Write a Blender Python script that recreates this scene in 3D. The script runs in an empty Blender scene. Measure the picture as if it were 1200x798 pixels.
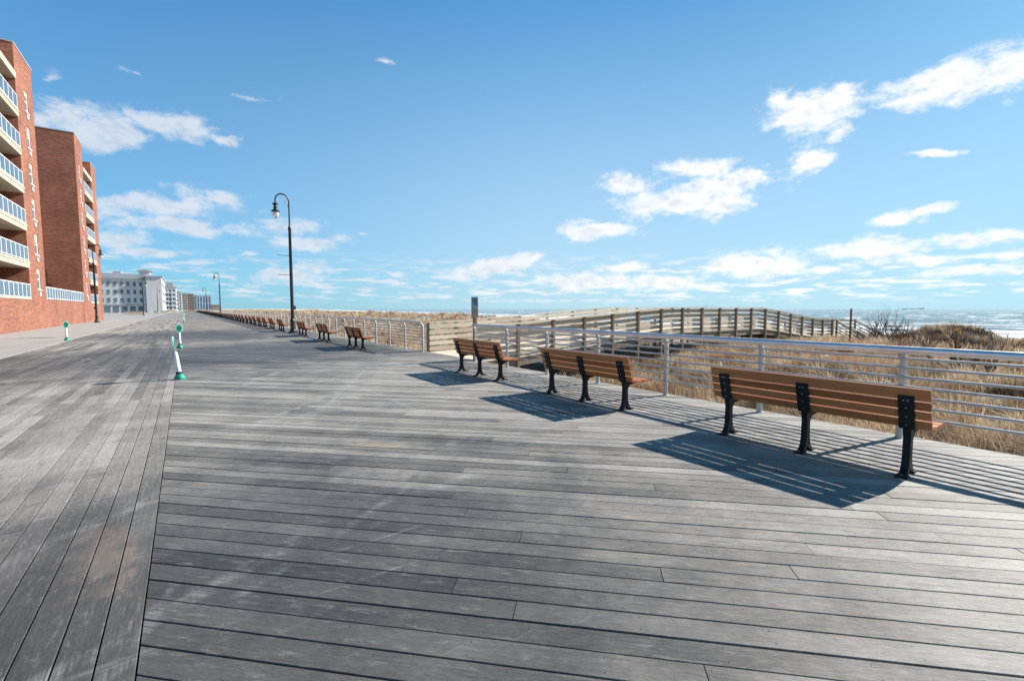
import bpy, math, random
import numpy as np
from mathutils import Vector, Matrix
random.seed(7)
RNG = np.random.default_rng(11)
PI = math.pi
scn = bpy.context.scene
COL = scn.collection

# ------------------------------------------------------------------ helpers: meshes
class MB:
    """collects shapes, then links them as ONE mesh object"""
    def __init__(s): s.v = []; s.f = []; s.mi = []
    def add(s, vs, fs, m=0):
        o = len(s.v); s.v += [tuple(p) for p in vs]; s.f += [tuple(i + o for i in f) for f in fs]; s.mi += [m] * len(fs)
    def box(s, x0, x1, y0, y1, z0, z1, m=0, b=0.0):
        if b <= 0:
            vs = [(x, y, z) for z in (z0, z1) for y in (y0, y1) for x in (x0, x1)]
            s.add(vs, [(0, 2, 3, 1), (4, 5, 7, 6), (0, 1, 5, 4), (2, 6, 7, 3), (0, 4, 6, 2), (1, 3, 7, 5)], m)
        else:   # octagonal prism along the longest axis = chamfered board
            d = [x1 - x0, y1 - y0, z1 - z0]; ax = d.index(max(d)); lo = (x0, y0, z0); hi = (x1, y1, z1)
            u, w = [i for i in range(3) if i != ax]
            if ax == 1: u, w = w, u
            ring = [(lo[u] + b, lo[w]), (hi[u] - b, lo[w]), (hi[u], lo[w] + b), (hi[u], hi[w] - b), (hi[u] - b, hi[w]), (lo[u] + b, hi[w]), (lo[u], hi[w] - b), (lo[u], lo[w] + b)]
            vs = []
            for t in (lo[ax], hi[ax]):
                for a, c in ring:
                    p = [0, 0, 0]; p[ax] = t; p[u] = a; p[w] = c; vs.append(p)
            s.add(vs, [(i, (i + 1) % 8, 8 + (i + 1) % 8, 8 + i) for i in range(8)] + [tuple(range(7, -1, -1)), tuple(range(8, 16))], m)
    def obox(s, c, ax, ay, az, m=0):
        """oriented box: centre and three half vectors"""
        c = Vector(c); ax = Vector(ax); ay = Vector(ay); az = Vector(az)
        vs = [c + ax * i + ay * j + az * k for k in (-1, 1) for j in (-1, 1) for i in (-1, 1)]
        s.add(vs, [(0, 2, 3, 1), (4, 5, 7, 6), (0, 1, 5, 4), (2, 6, 7, 3), (0, 4, 6, 2), (1, 3, 7, 5)], m)
    def prism_y(s, pts, y0, y1, m=0):
        """polygon in x-z extruded along y"""
        n = len(pts)
        s.add([(x, y0, z) for x, z in pts] + [(x, y1, z) for x, z in pts],
              [(i, (i + 1) % n, n + (i + 1) % n, n + i) for i in range(n)] + [tuple(range(n - 1, -1, -1)), tuple(range(n, 2 * n))], m)
    def tube(s, path, rad, n=8, m=0, caps=True):
        path = [Vector(p) for p in path]
        if not hasattr(rad, '__len__'): rad = [rad] * len(path)
        T = [(path[min(i + 1, len(path) - 1)] - path[max(i - 1, 0)]).normalized() for i in range(len(path))]
        a = Vector((0, 0, 1)) if abs(T[0].z) < .9 else Vector((1, 0, 0))
        u = T[0].cross(a).normalized(); vs = []
        for i, p in enumerate(path):
            u = (u - T[i] * u.dot(T[i])).normalized(); w = T[i].cross(u)
            vs += [p + (u * math.cos(2 * PI * k / n) + w * math.sin(2 * PI * k / n)) * rad[i] for k in range(n)]
        fs = [(i * n + k, i * n + (k + 1) % n, (i + 1) * n + (k + 1) % n, (i + 1) * n + k) for i in range(len(path) - 1) for k in range(n)]
        if caps: fs += [tuple(range(n - 1, -1, -1)), tuple(range((len(path) - 1) * n, len(path) * n))]
        s.add(vs, fs, m)
    def lathe(s, prof, c=(0, 0, 0), n=16, m=0, sq=1.0):
        """profile (r, z) about a vertical axis"""
        vs = [(c[0] + r * math.cos(2 * PI * k / n), c[1] + r * sq * math.sin(2 * PI * k / n), c[2] + z) for r, z in prof for k in range(n)]
        fs = [(i * n + k, i * n + (k + 1) % n, (i + 1) * n + (k + 1) % n, (i + 1) * n + k) for i in range(len(prof) - 1) for k in range(n)]
        fs += [tuple(range(n - 1, -1, -1)), tuple(range((len(prof) - 1) * n, len(prof) * n))]
        s.add(vs, fs, m)
    def build(s, name, mat, parent=None, smooth=False, loc=None):
        me = bpy.data.meshes.new(name)
        me.from_pydata(s.v, [], s.f)
        mats = mat if isinstance(mat, (list, tuple)) else [mat]
        for q in mats: me.materials.append(q)
        if len(mats) > 1: me.polygons.foreach_set('material_index', s.mi)
        if smooth:
            me.polygons.foreach_set('use_smooth', [True] * len(me.polygons))
            me.set_sharp_from_angle(angle=math.radians(40))
        me.update()
        o = bpy.data.objects.new(name, me); COL.objects.link(o)
        if parent: o.parent = parent
        if loc: o.location = loc
        return o

def tag(o, label=None, cat=None, group=None, kind=None):
    if label: o['label'] = label
    if cat: o['category'] = cat
    if group: o['group'] = group
    if kind: o['kind'] = kind
    return o
def thing(name, label, cat, loc=(0, 0, 0), rz=0, group=None):
    o = bpy.data.objects.new(name, None); COL.objects.link(o)
    o.location = loc; o.rotation_euler = (0, 0, rz); o.empty_display_size = .2
    return tag(o, label, cat, group)
def dup(root, loc=None, rz=None, label=None):
    def cp(o, parent):
        c = o.copy(); COL.objects.link(c)
        if parent: c.parent = parent
        for ch in list(kids.get(o.name, [])): cp(ch, c)
        return c
    kids = {}
    for o in bpy.data.objects:
        if o.parent: kids.setdefault(o.parent.name, []).append(o)
    r = cp(root, None)
    if loc is not None: r.location = loc
    if rz is not None: r.rotation_euler = (0, 0, rz)
    if label: r['label'] = label
    return r
def np_mesh(name, V, F, mat, col=None, uv=None, smooth=False):
    """V (n,3), F (m,k) all faces of k corners"""
    me = bpy.data.meshes.new(name)
    n, (m, k) = len(V), F.shape
    me.vertices.add(n); me.vertices.foreach_set('co', np.ascontiguousarray(V, dtype=np.float32).ravel())
    me.loops.add(m * k); me.loops.foreach_set('vertex_index', np.ascontiguousarray(F, dtype=np.int32).ravel())
    me.polygons.add(m); me.polygons.foreach_set('loop_start', np.arange(0, m * k, k, dtype=np.int32))
    me.update(calc_edges=True)
    me.polygons.foreach_set('use_smooth', np.full(m, bool(smooth)))
    if col is not None:
        a = me.color_attributes.new('tone', 'FLOAT_COLOR', 'POINT')
        c4 = np.ones((n, 4), dtype=np.float32); c4[:, :3] = col; a.data.foreach_set('color', c4.ravel())
    me.materials.append(mat); me.validate()
    o = bpy.data.objects.new(name, me); COL.objects.link(o)
    return o

# ------------------------------------------------------------------ helpers: shader nodes
class NT:
    def __init__(s, tree): s.t = tree; s.n = tree.nodes; s.l = tree.links
    def put(s, inp, v):
        if hasattr(v, 'is_output'): s.l.new(v, inp)
        else:
            try: inp.default_value = v
            except Exception: inp.default_value = (*v, 1.0)
    def node(s, typ, ins=None, out=0, **kw):
        q = s.n.new(typ)
        for k, v in kw.items(): setattr(q, k, v)
        for k, v in (ins or {}).items(): s.put(q.inputs[k], v)
        return q.outputs[out]
    def m(s, op, a, b=0.0, c=0.0, clamp=False):
        q = s.n.new('ShaderNodeMath'); q.operation = op; q.use_clamp = clamp
        s.put(q.inputs[0], a); s.put(q.inputs[1], b); s.put(q.inputs[2], c); return q.outputs[0]
    def vm(s, op, a, b=(0, 0, 0), out=0):
        q = s.n.new('ShaderNodeVectorMath'); q.operation = op; s.put(q.inputs[0], a); s.put(q.inputs[1], b); return q.outputs[out]
    def noise(s, vec, scale, detail=3.0, rough=.55, dist=0.0, out='Fac'):
        q = s.n.new('ShaderNodeTexNoise'); s.put(q.inputs['Vector'], vec)
        q.inputs['Scale'].default_value = scale; q.inputs['Detail'].default_value = detail
        q.inputs['Roughness'].default_value = rough; q.inputs['Distortion'].default_value = dist
        return q.outputs[out]
    def mapv(s, vec, loc=(0, 0, 0), rot=(0, 0, 0), sc=(1, 1, 1), typ='POINT'):
        q = s.n.new('ShaderNodeMapping'); q.vector_type = typ; s.put(q.inputs[0], vec)
        q.inputs[1].default_value = loc; q.inputs[2].default_value = rot; q.inputs[3].default_value = sc; return q.outputs[0]
    def mix(s, f, a, b, blend='MIX'):
        q = s.n.new('ShaderNodeMix'); q.data_type = 'RGBA'; q.blend_type = blend
        s.put(q.inputs[0], f); s.put(q.inputs[6], a if hasattr(a, 'is_output') else (*a, 1)); s.put(q.inputs[7], b if hasattr(b, 'is_output') else (*b, 1)); return q.outputs[2]
    def step(s, v, a, b, lo=0.0, hi=1.0):
        q = s.n.new('ShaderNodeMapRange'); q.interpolation_type = 'SMOOTHSTEP'; s.put(q.inputs[0], v)
        q.inputs[1].default_value = a; q.inputs[2].default_value = b; q.inputs[3].default_value = lo; q.inputs[4].default_value = hi; return q.outputs[0]
    def ramp(s, f, stops):
        q = s.n.new('ShaderNodeValToRGB'); s.put(q.inputs[0], f); e = q.color_ramp.elements
        while len(e) < len(stops): e.new(.5)
        for i, (p, c) in enumerate(stops): e[i].position = p; e[i].color = (*c, 1)
        return q.outputs[0]
    def sep(s, v): 
        q = s.n.new('ShaderNodeSeparateXYZ'); s.put(q.inputs[0], v); return q.outputs
    def comb(s, x, y, z=0.0):
        q = s.n.new('ShaderNodeCombineXYZ'); s.put(q.inputs[0], x); s.put(q.inputs[1], y); s.put(q.inputs[2], z); return q.outputs[0]
    def bump(s, h, strength=.3, dist=.01):
        return s.node('ShaderNodeBump', {'Height': h, 'Strength': strength, 'Distance': dist})

def mat(name):
    m = bpy.data.materials.new(name); m.use_nodes = True
    t = NT(m.node_tree); b = m.node_tree.nodes['Principled BSDF']
    return m, t, b
def pos(t): return t.node('ShaderNodeNewGeometry', out='Position')
def objc(t): return t.node('ShaderNodeTexCoord', out='Object')
def island(t): return t.node('ShaderNodeNewGeometry', out='Random Per Island')
def plain(name, c, rough=.5, metal=0.0, var=.15, scale=6.0, bump=0.0, spec=.5):
    m, t, b = mat(name); p = objc(t)
    f = t.noise(p, scale, 5, .6)
    k = t.step(f, .3, .7, 1 - var, 1 + var)
    t.put(b.inputs['Base Color'], t.mix(1.0, c, t.comb(k, k, k), 'MULTIPLY'))
    t.put(b.inputs['Roughness'], t.step(t.noise(p, scale * 3, 3), .3, .7, max(rough - .08, .02), min(rough + .08, 1)))
    b.inputs['Metallic'].default_value = metal; b.inputs['Specular IOR Level'].default_value = spec
    if bump: t.put(b.inputs['Normal'], t.bump(t.noise(p, scale * 12, 3), bump, .004))
    return m

# ------------------------------------------------------------------ materials
SEGS = [(-1.9, 2.9, -.15, 4.8, .09, .8), (.3, 6.4, 2.9, 9.6, .10, .75), (.55, 6.1, 3.1, 9.2, .05, .7), (1.3, 6.6, 4.0, 12.2, .08, .7), (2.7, 10.5, 2.9, 6.0, .08, .6), (-.22, 2.6, -.1, 3.2, .05, .6), (.3, 9.5, 2.2, 13.2, .12, .5), (1.4, 3.5, 2.3, 3.6, .10, .5)]
def mat_deck():
    m, t, b = mat('weathered_deck_boards')
    uv = t.node('ShaderNodeUVMap', uv_map='plank'); P = pos(t); r = island(t)
    off = t.comb(t.m('MULTIPLY', r, 97.0), t.m('MULTIPLY', r, 41.0), 0.0)
    q = t.vm('ADD', uv, off)
    g1 = t.noise(t.mapv(q, sc=(1.3, 26, 1)), 1.0, 6, .65, .6)          # broad grain
    g2 = t.noise(t.mapv(q, sc=(2.4, 75, 1)), 1.0, 5, .68, .4)                # fine fibres
    cr = t.noise(t.mapv(q, sc=(2.2, 90, 1)), 1.0, 2, .5, 1.5)          # checks
    g3 = t.noise(t.mapv(q, sc=(16, 62, 1)), 1.0, 5, .7, .5); g4 = t.noise(t.mapv(q, sc=(55, 130, 1)), 1.0, 3, .7)
    big = t.noise(P, .33, 5, .6, .8); mid = t.noise(P, 1.7, 5, .65, .4)
    wx = t.noise(t.mapv(P, rot=(0, 0, .5), sc=(.5, 3.2, 1)), 1.0, 5, .65, 1.2)
    # damp darker areas of the boards (own shapes)
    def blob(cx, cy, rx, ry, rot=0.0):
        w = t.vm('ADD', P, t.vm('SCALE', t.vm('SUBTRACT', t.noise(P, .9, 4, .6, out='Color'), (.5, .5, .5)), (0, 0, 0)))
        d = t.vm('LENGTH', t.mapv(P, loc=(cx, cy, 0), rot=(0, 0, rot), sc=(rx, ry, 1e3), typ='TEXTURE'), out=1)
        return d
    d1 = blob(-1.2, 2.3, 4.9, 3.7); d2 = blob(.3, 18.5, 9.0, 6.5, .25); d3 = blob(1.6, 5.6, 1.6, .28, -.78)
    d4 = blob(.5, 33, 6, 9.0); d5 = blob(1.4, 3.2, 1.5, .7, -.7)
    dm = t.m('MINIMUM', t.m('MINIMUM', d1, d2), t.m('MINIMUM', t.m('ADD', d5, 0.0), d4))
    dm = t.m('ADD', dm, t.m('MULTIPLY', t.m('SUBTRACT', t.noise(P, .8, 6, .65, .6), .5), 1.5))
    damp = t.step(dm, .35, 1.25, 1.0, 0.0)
    v = t.m('ADD', t.m('ADD', t.m('MULTIPLY', g3, .30), t.m('ADD', t.m('MULTIPLY', g4, .16), t.m('MULTIPLY', g1, .14))), t.m('ADD', t.m('MULTIPLY', g2, .14), t.m('ADD', t.m('MULTIPLY', big, .26), t.m('MULTIPLY', mid, .22))))
    v = t.m('ADD', t.m('MULTIPLY', t.m('SUBTRACT', v, .61), 1.9), .52)
    pr = t.m('SUBTRACT', t.m('POWER', r, .7), .58)
    v = t.m('ADD', v, t.m('MULTIPLY', pr, .32))
    c = t.ramp(v, [(.10, (.050, .046, .041)), (.34, (.130, .120, .107)), (.52, (.232, .214, .190)), (.70, (.345, .320, .286)), (.92, (.47, .44, .395))])
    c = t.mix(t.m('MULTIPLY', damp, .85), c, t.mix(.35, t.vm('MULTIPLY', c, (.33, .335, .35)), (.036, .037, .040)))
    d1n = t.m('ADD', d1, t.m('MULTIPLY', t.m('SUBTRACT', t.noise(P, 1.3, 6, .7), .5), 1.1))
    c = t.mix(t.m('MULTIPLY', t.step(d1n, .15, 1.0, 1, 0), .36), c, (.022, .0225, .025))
    # pale scuffs and wheel marks
    tx = t.step(t.noise(t.mapv(q, sc=(5.5, 22, 1)), 1.0, 7, .78, .4), .52, .70)
    c = t.mix(t.m('MULTIPLY', tx, .30), c, (.36, .345, .32))
    tk = t.step(t.noise(t.mapv(q, sc=(2.2, 12, 1), loc=(7, 3, 0)), 1.0, 7, .78, .4), .53, .70)
    c = t.mix(t.m('MULTIPLY', tk, .50), c, (.060, .057, .055))
    sc1 = t.step(t.noise(t.mapv(P, rot=(0, 0, .95), sc=(.28, 7, 1)), 1.0, 4, .7, .9), .60, .76)
    sc2 = t.step(t.noise(t.mapv(P, rot=(0, 0, -.42), sc=(.35, 9, 1), loc=(3, 1, 0)), 1.0, 4, .7, 1.2), .63, .8)
    sc = t.m('MULTIPLY', t.m('MAXIMUM', sc1, sc2), t.step(mid, .42, .62))
    c = t.mix(t.m('MULTIPLY', sc, .42), c, (.34, .33, .315))
    def arc(cx, cy, R, w, a):
        d = t.m('ABSOLUTE', t.m('SUBTRACT', t.vm('LENGTH', t.vm('SUBTRACT', t.vm('MULTIPLY', P, (1, 1, 0)), (cx, cy, 0)), out=1), R))
        return t.m('MULTIPLY', t.step(d, w * .25, w, 1, 0), a)
    br = t.m('MULTIPLY', t.step(t.noise(P, 2.1, 6, .75), .44, .62), t.step(g2, .36, .6))
    ar = t.m('MAXIMUM', t.m('MAXIMUM', arc(-14, 26, 27.0, .10, .8), arc(-14.2, 26, 27.3, .06, .6)), t.m('MAXIMUM', arc(22, 22, 24.6, .10, .7), arc(-9, -6, 11.2, .09, .7)))
    c = t.mix(t.m('MULTIPLY', t.m('MULTIPLY', ar, br), .5), c, (.36, .35, .33))
    def seg(ax, ay, bx, by, w, a):
        L_ = math.hypot(bx - ax, by - ay); p_ = t.sep(t.mapv(P, loc=((ax + bx) / 2, (ay + by) / 2, 0), rot=(0, 0, math.atan2(by - ay, bx - ax)), typ='TEXTURE'))
        wob = t.m('MULTIPLY', t.m('SUBTRACT', t.noise(P, 1.1, 3), .5), .3)
        e = t.step(t.m('ABSOLUTE', p_[0]), L_ * .3, L_ * .52, 1, 0)
        return t.m('MULTIPLY', t.m('MULTIPLY', t.step(t.m('ABSOLUTE', t.m('ADD', p_[1], wob)), w * .3, w, 1, 0), e), a)
    sg = None
    for sp_ in SEGS:
        s_ = seg(*sp_); sg = s_ if sg is None else t.m('MAXIMUM', sg, s_)
    rb = t.step(t.m('FRACT', t.m('MULTIPLY', r, 13.7)), .1, .9, .35, 1.25)
    sg = t.m('MULTIPLY', sg, rb)
    c = t.mix(t.m('MULTIPLY', sg, t.m('MULTIPLY', t.step(t.noise(P, 3.3, 6, .75), .38, .62), t.step(g2, .3, .6))), c, (.37, .36, .34))
    # rusty salt stain by the seam
    st = t.vm('LENGTH', t.mapv(P, loc=(-.48, 3.75, 0), rot=(0, 0, .15), sc=(.20, .62, 1e3), typ='TEXTURE'), out=1)
    st = t.step(t.m('ADD', st, t.m('ADD', t.m('MULTIPLY', t.m('SUBTRACT', g1, .5), 1.4), t.m('MULTIPLY', t.m('SUBTRACT', t.noise(P, 4.5, 6, .7), .5), 2.6))), .25, 1.1, 1, 0)
    st = t.m('MULTIPLY', st, rb)
    c = t.mix(t.m('MULTIPLY', st, .5), c, t.mix(t.noise(P, 5, 3), (.25, .15, .10), (.32, .275, .225)))
    st2 = t.vm('LENGTH', t.mapv(P, loc=(1.75, 5.0, 0), rot=(0, 0, -.7), sc=(.45, .16, 1e3), typ='TEXTURE'), out=1)
    st2 = t.step(t.m('ADD', st2, t.m('MULTIPLY', t.m('SUBTRACT', t.noise(P, 5, 4, .6), .5), 1.5)), .4, 1.0, 1, 0)
    c = t.mix(t.m('MULTIPLY', st2, .5), c, (.33, .26, .19))
    # fasteners: two dark screw heads over every joist
    su = t.sep(uv)
    fx = t.m('SUBTRACT', t.m('FRACT', t.m('DIVIDE', su[0], .61)), .5); fx = t.m('MULTIPLY', fx, .61)
    fy = t.m('SUBTRACT', t.m('ABSOLUTE', t.m('SUBTRACT', su[1], .071)), .043)
    nd = t.m('SQRT', t.m('ADD', t.m('MULTIPLY', fx, fx), t.m('MULTIPLY', fy, fy)))
    nail = t.step(nd, .0035, .0055, 1, 0)
    crk = t.step(cr, .29, .34, 1, 0)
    dark = t.m('MAXIMUM', t.m('MULTIPLY', nail, .85), t.m('MULTIPLY', crk, .45))
    c = t.mix(dark, c, (.03, .028, .027))
    t.put(b.inputs['Base Color'], c)
    t.put(b.inputs['Roughness'], t.step(damp, 0, 1, .68, .55))
    b.inputs['Specular IOR Level'].default_value = .28
    h = t.m('ADD', t.m('MULTIPLY', g3, .5), t.m('SUBTRACT', t.m('MULTIPLY', g2, .5), t.m('MULTIPLY', dark, .8)))
    t.put(b.inputs['Normal'], t.bump(h, .45, .004))
    return m

def mat_wood(name, c0, c1, sc=(3, 40, 40), rough=.5, bump=.25, spec=.5, isl=.3):
    m, t, b = mat(name); p = objc(t); r = island(t)
    q = t.vm('ADD', p, t.comb(t.m('MULTIPLY', r, 31.0), t.m('MULTIPLY', r, 17.0), t.m('MULTIPLY', r, 7.0)))
    g = t.noise(t.mapv(q, sc=sc), 1.0, 5, .62, .5)
    v = t.m('ADD', g, t.m('MULTIPLY', t.m('SUBTRACT', r, .5), isl))
    t.put(b.inputs['Base Color'], t.ramp(v, [(.28, c0), (.72, c1)]))
    b.inputs['Roughness'].default_value = rough; b.inputs['Specular IOR Level'].default_value = spec
    t.put(b.inputs['Normal'], t.bump(g, bump, .003))
    return m

def mat_brick(name):
    m, t, b = mat(name); P = objc(t); N = t.node('ShaderNodeNewGeometry', out='True Normal')
    p = t.sep(P); n = t.sep(N)
    use = t.m('GREATER_THAN', t.m('ABSOLUTE', n[0]), .5)
    along = t.m('ADD', t.m('MULTIPLY', use, p[1]), t.m('MULTIPLY', t.m('SUBTRACT', 1.0, use), p[0]))
    v = t.comb(along, p[2], 0.0)
    br = t.n.new('ShaderNodeTexBrick'); t.put(br.inputs['Vector'], v)
    br.inputs['Scale'].default_value = 1.0; br.inputs['Brick Width'].default_value = .30; br.inputs['Row Height'].default_value = .10
    br.inputs['Mortar Size'].default_value = .010; br.inputs['Bias'].default_value = -.1; br.inputs['Mortar Smooth'].default_value = .3
    br.inputs['Color1'].default_value = (.20, .064, .036, 1); br.inputs['Color2'].default_value = (.35, .125, .072, 1); br.inputs['Mortar'].default_value = (.25, .15, .105, 1)
    k = t.step(t.noise(v, .35, 6, .65), .3, .7, .82, 1.15)
    k2 = t.step(t.noise(t.mapv(v, sc=(.5, 5, 1)), 1.0, 4, .6), .3, .7, .86, 1.1)
    kk = t.m('MULTIPLY', k, k2)
    bc = t.mix(1.0, br.outputs[0], t.comb(kk, kk, kk), 'MULTIPLY')
    ef = t.m('MULTIPLY', t.step(t.noise(t.mapv(v, sc=(.55, .28, 1), loc=(5, 2, 0)), 1.0, 7, .7, .5), .55, .75), .35)
    sm = t.m('MULTIPLY', t.step(t.noise(t.mapv(v, sc=(1.6, .22, 1), loc=(1, 9, 0)), 1.0, 5, .65), .56, .78), .4)
    bc = t.mix(sm, t.mix(ef, bc, (.40, .25, .18)), (.10, .05, .035))
    t.put(b.inputs['Base Color'], bc); b.inputs['Roughness'].default_value = .85
    t.put(b.inputs['Normal'], t.bump(br.outputs[1], -.5, .008))
    return m

def mat_facade(name, c, dirt=.2):
    m, t, b = mat(name); P = objc(t)
    k = t.step(t.m('ADD', t.m('MULTIPLY', t.noise(P, .25, 5, .6), .6), t.m('MULTIPLY', t.noise(t.mapv(P, sc=(2, 2, .2)), 1.0, 4), .4)), .3, .7, 1 - dirt, 1 + dirt * .4)
    t.put(b.inputs['Base Color'], t.mix(1.0, c, t.comb(k, k, k), 'MULTIPLY')); b.inputs['Roughness'].default_value = .8
    return m
def mat_glass(name, c=(.05, .08, .10), rough=.06):
    m, t, b = mat(name); P = objc(t)
    k = t.noise(P, .5, 2)
    t.put(b.inputs['Base Color'], t.mix(k, c, tuple(x * 1.8 for x in c))); b.inputs['Roughness'].default_value = rough
    b.inputs['Specular IOR Level'].default_value = .8
    t.put(b.inputs['Normal'], t.bump(t.noise(P, .8, 2), .03, .02))
    return m
def mat_ground():
    m, t, b = mat('dune_sand'); P = pos(t); x, y, z = t.sep(P)
    n1 = t.noise(P, .22, 6, .6); n2 = t.noise(P, 3.5, 6, .65); n3 = t.noise(P, 40, 4, .6)
    sand = t.ramp(t.m('ADD', t.m('MULTIPLY', n1, .5), t.m('MULTIPLY', n2, .5)), [(.3, (.44, .375, .29)), (.7, (.62, .545, .44))])
    litter = t.ramp(t.m('ADD', t.m('MULTIPLY', n2, .6), t.m('MULTIPLY', n3, .4)), [(.33, (.04, .030, .021)), (.55, (.13, .095, .062)), (.75, (.30, .23, .155))])
    duney = t.m('MULTIPLY', t.step(x, 7.0, 8.0), t.step(t.m('ADD', x, t.m('MULTIPLY', n1, 18.0)), 42, 60, 1, 0))
    c = t.mix(t.m('MULTIPLY', duney, t.step(n2, .34, .58, 1.0, .5)), sand, litter)
    s = t.m('SUBTRACT', x, t.m('MULTIPLY_ADD', t.m('MAXIMUM', y, 0.0), .195, 120.0))
    wet = t.step(t.m('ADD', s, t.m('MULTIPLY', n1, 30.0)), -14, 6)
    c = t.mix(wet, c, t.vm('MULTIPLY', c, (.42, .42, .45)))
    town = t.step(x, 6.5, 6.9, 1, 0)
    c = t.mix(town, c, t.ramp(n1, [(.3, (.30, .29, .27)), (.7, (.42, .40, .375))]))
    t.put(b.inputs['Base Color'], c); b.inputs['Roughness'].default_value = .95; b.inputs['Specular IOR Level'].default_value = .1
    t.put(b.inputs['Normal'], t.bump(t.m('ADD', n2, t.m('MULTIPLY', n3, .3)), .6, .08))
    return m
def mat_ocean():
    m, t, b = mat('sea_water'); P = pos(t); x, y, z = t.sep(P)
    s = t.m('SUBTRACT', x, t.m('MULTIPLY_ADD', t.m('MAXIMUM', y, 0.0), .195, 120.0))
    sy = t.comb(s, y, 0.0)
    n = t.noise(t.mapv(sy, sc=(.07, .018, 1)), 1.0, 6, .65, .5)
    f2 = t.noise(t.mapv(sy, sc=(.5, .16, 1)), 1.0, 5, .65)
    wc = t.noise(t.mapv(sy, sc=(.035, .06, 1)), 1.0, 6, .78, .4)
    band = t.m('ADD', t.m('MULTIPLY', t.m('SINE', t.m('ADD', t.m('MULTIPLY', s, .21), t.m('MULTIPLY', n, 13.0))), .22), n)
    near = t.step(s, 25, 150, 1.0, 0.0)
    foam = t.m('MULTIPLY', near, t.step(t.m('ADD', band, t.m('MULTIPLY', near, .34)), .60, .74))
    caps = t.m('MULTIPLY', t.step(wc, .53, .62), t.step(s, 60, 160, .5, .85))
    fo = t.m('MAXIMUM', foam, caps); fo = t.m('MULTIPLY', fo, t.step(f2, .26, .5))
    deep = t.ramp(t.m('ADD', t.m('MULTIPLY', n, .6), t.m('MULTIPLY', wc, .4)), [(.32, (.07, .14, .155)), (.65, (.17, .26, .265))])
    t.put(b.inputs['Base Color'], t.mix(fo, deep, (.78, .80, .81)))
    t.put(b.inputs['Roughness'], t.m('MULTIPLY_ADD', fo, .6, .16)); b.inputs['IOR'].default_value = 1.33
    w1 = t.noise(t.mapv(sy, sc=(.35, .09, 1)), 1.0, 6, .62, .3); w2 = t.noise(t.mapv(sy, sc=(2.6, .9, 1)), 1.0, 4, .6)
    t.put(b.inputs['Normal'], t.bump(t.m('MULTIPLY_ADD', w2, .22, w1), 1.0, 1.6))
    return m
def mat_grass():
    m, t, b = mat('dry_dune_grass')
    a = t.node('ShaderNodeAttribute', attribute_name='tone', out='Color'); r = island(t)
    k = t.m('MULTIPLY_ADD', r, .6, .7)
    c = t.mix(1.0, a, t.comb(k, k, k), 'MULTIPLY')
    out = t.n['Material Output']; t.n.remove(b)
    d = t.node('ShaderNodeBsdfDiffuse', {'Color': c}); tr = t.node('ShaderNodeBsdfTranslucent', {'Color': c})
    g = t.node('ShaderNodeBsdfGlossy', {'Color': (.5, .5, .5, 1), 'Roughness': .45})
    s = t.node('ShaderNodeMixShader', {0: .3, 1: d, 2: tr}); s = t.node('ShaderNodeMixShader', {0: .05, 1: s, 2: g})
    t.l.new(s, out.inputs[0]); return m

M = {}
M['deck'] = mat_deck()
M['bench'] = mat_wood('brown_bench_slats', (.28, .092, .026), (.50, .190, .068), (45, 2.2, 45), .5, .2, .35, .42)
M['iron'] = plain('black_cast_iron', (.014, .014, .015), .55, .0, .3, 9, .25, .25)
M['bolt'] = plain('zinc_bolt', (.42, .42, .43), .4, .8, .15)
M['alu'] = plain('brushed_aluminium_pipe', (.74, .735, .72), .46, .75, .10, 3.0, .05)
M['alup'] = plain('dull_aluminium_post', (.50, .49, .46), .5, .45, .14, 5.0, .1)
M['lamp'] = plain('dark_green_black_paint', (.016, .020, .024), .38, 0, .2, 5, .05)
M['ramp'] = mat_wood('grey_pine_boards', (.44, .365, .27), (.74, .64, .50), (2.5, 30, 30), .8, .3, .25, .35)
M['ramppost'] = mat_wood('brown_grey_pine_posts', (.15, .112, .075), (.31, .24, .17), (30, 30, 2.5), .8, .3, .25, .3)
M['post'] = mat_wood('old_brown_post', (.13, .075, .035), (.30, .18, .085), (30, 30, 2.5), .75, .3, .3)
M['brick'] = mat_brick('red_brick')
M['cream'] = mat_facade('cream_concrete', (.50, .43, .32), .18)
M['white'] = plain('white_paint', (.78, .79, .79), .45, 0, .06)
M['gwhite'] = mat_facade('grey_white_render', (.57, .57, .55), .16)
M['wrender'] = mat_facade('white_render', (.74, .73, .70), .10)
M['tan'] = mat_facade('tan_render', (.50, .38, .29), .15)
M['brown'] = mat_facade('brown_brick_far', (.28, .155, .11), .15)
M['bluegrey'] = mat_facade('pale_blue_cladding', (.42, .50, .57), .15)
M['greytrim'] = mat_facade('grey_stone_trim', (.36, .37, .38), .15)
M['roofgrey'] = mat_facade('grey_roof', (.20, .21, .22), .2)
M['glass'] = mat_glass('dark_window_glass')
M['bluewin'] = mat_glass('blue_window_glass', (.04, .085, .16))
M['green'] = plain('green_plastic', (.012, .25, .165), .5, 0, .35, 14)
M['greywin'] = mat_glass('grey_window_glass', (.10, .12, .14))
M['dgreen'] = plain('dark_green_face', (.010, .10, .07), .4, 0, .15)
M['wplastic'] = plain('white_plastic', (.76, .77, .76), .45, 0, .16)
M['mint'] = plain('pale_mint_rim', (.45, .72, .62), .4, 0, .1)
M['walk'] = None
M['under'] = plain('dark_soil_and_joists', (.025, .023, .021), .9, 0, .3, 2)
M['sand'] = mat_ground()
M['sea'] = mat_ocean()
M['grass'] = mat_grass()
M['twig'] = plain('grey_brown_twigs', (.105, .075, .055), .85, 0, .3, 8)
M['redtwig'] = plain('red_brown_twigs', (.15, .075, .048), .85, 0, .3, 8)
M['signblue'] = plain('faded_blue_sign', (.24, .30, .37), .5, 0, .15, 9)
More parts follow.
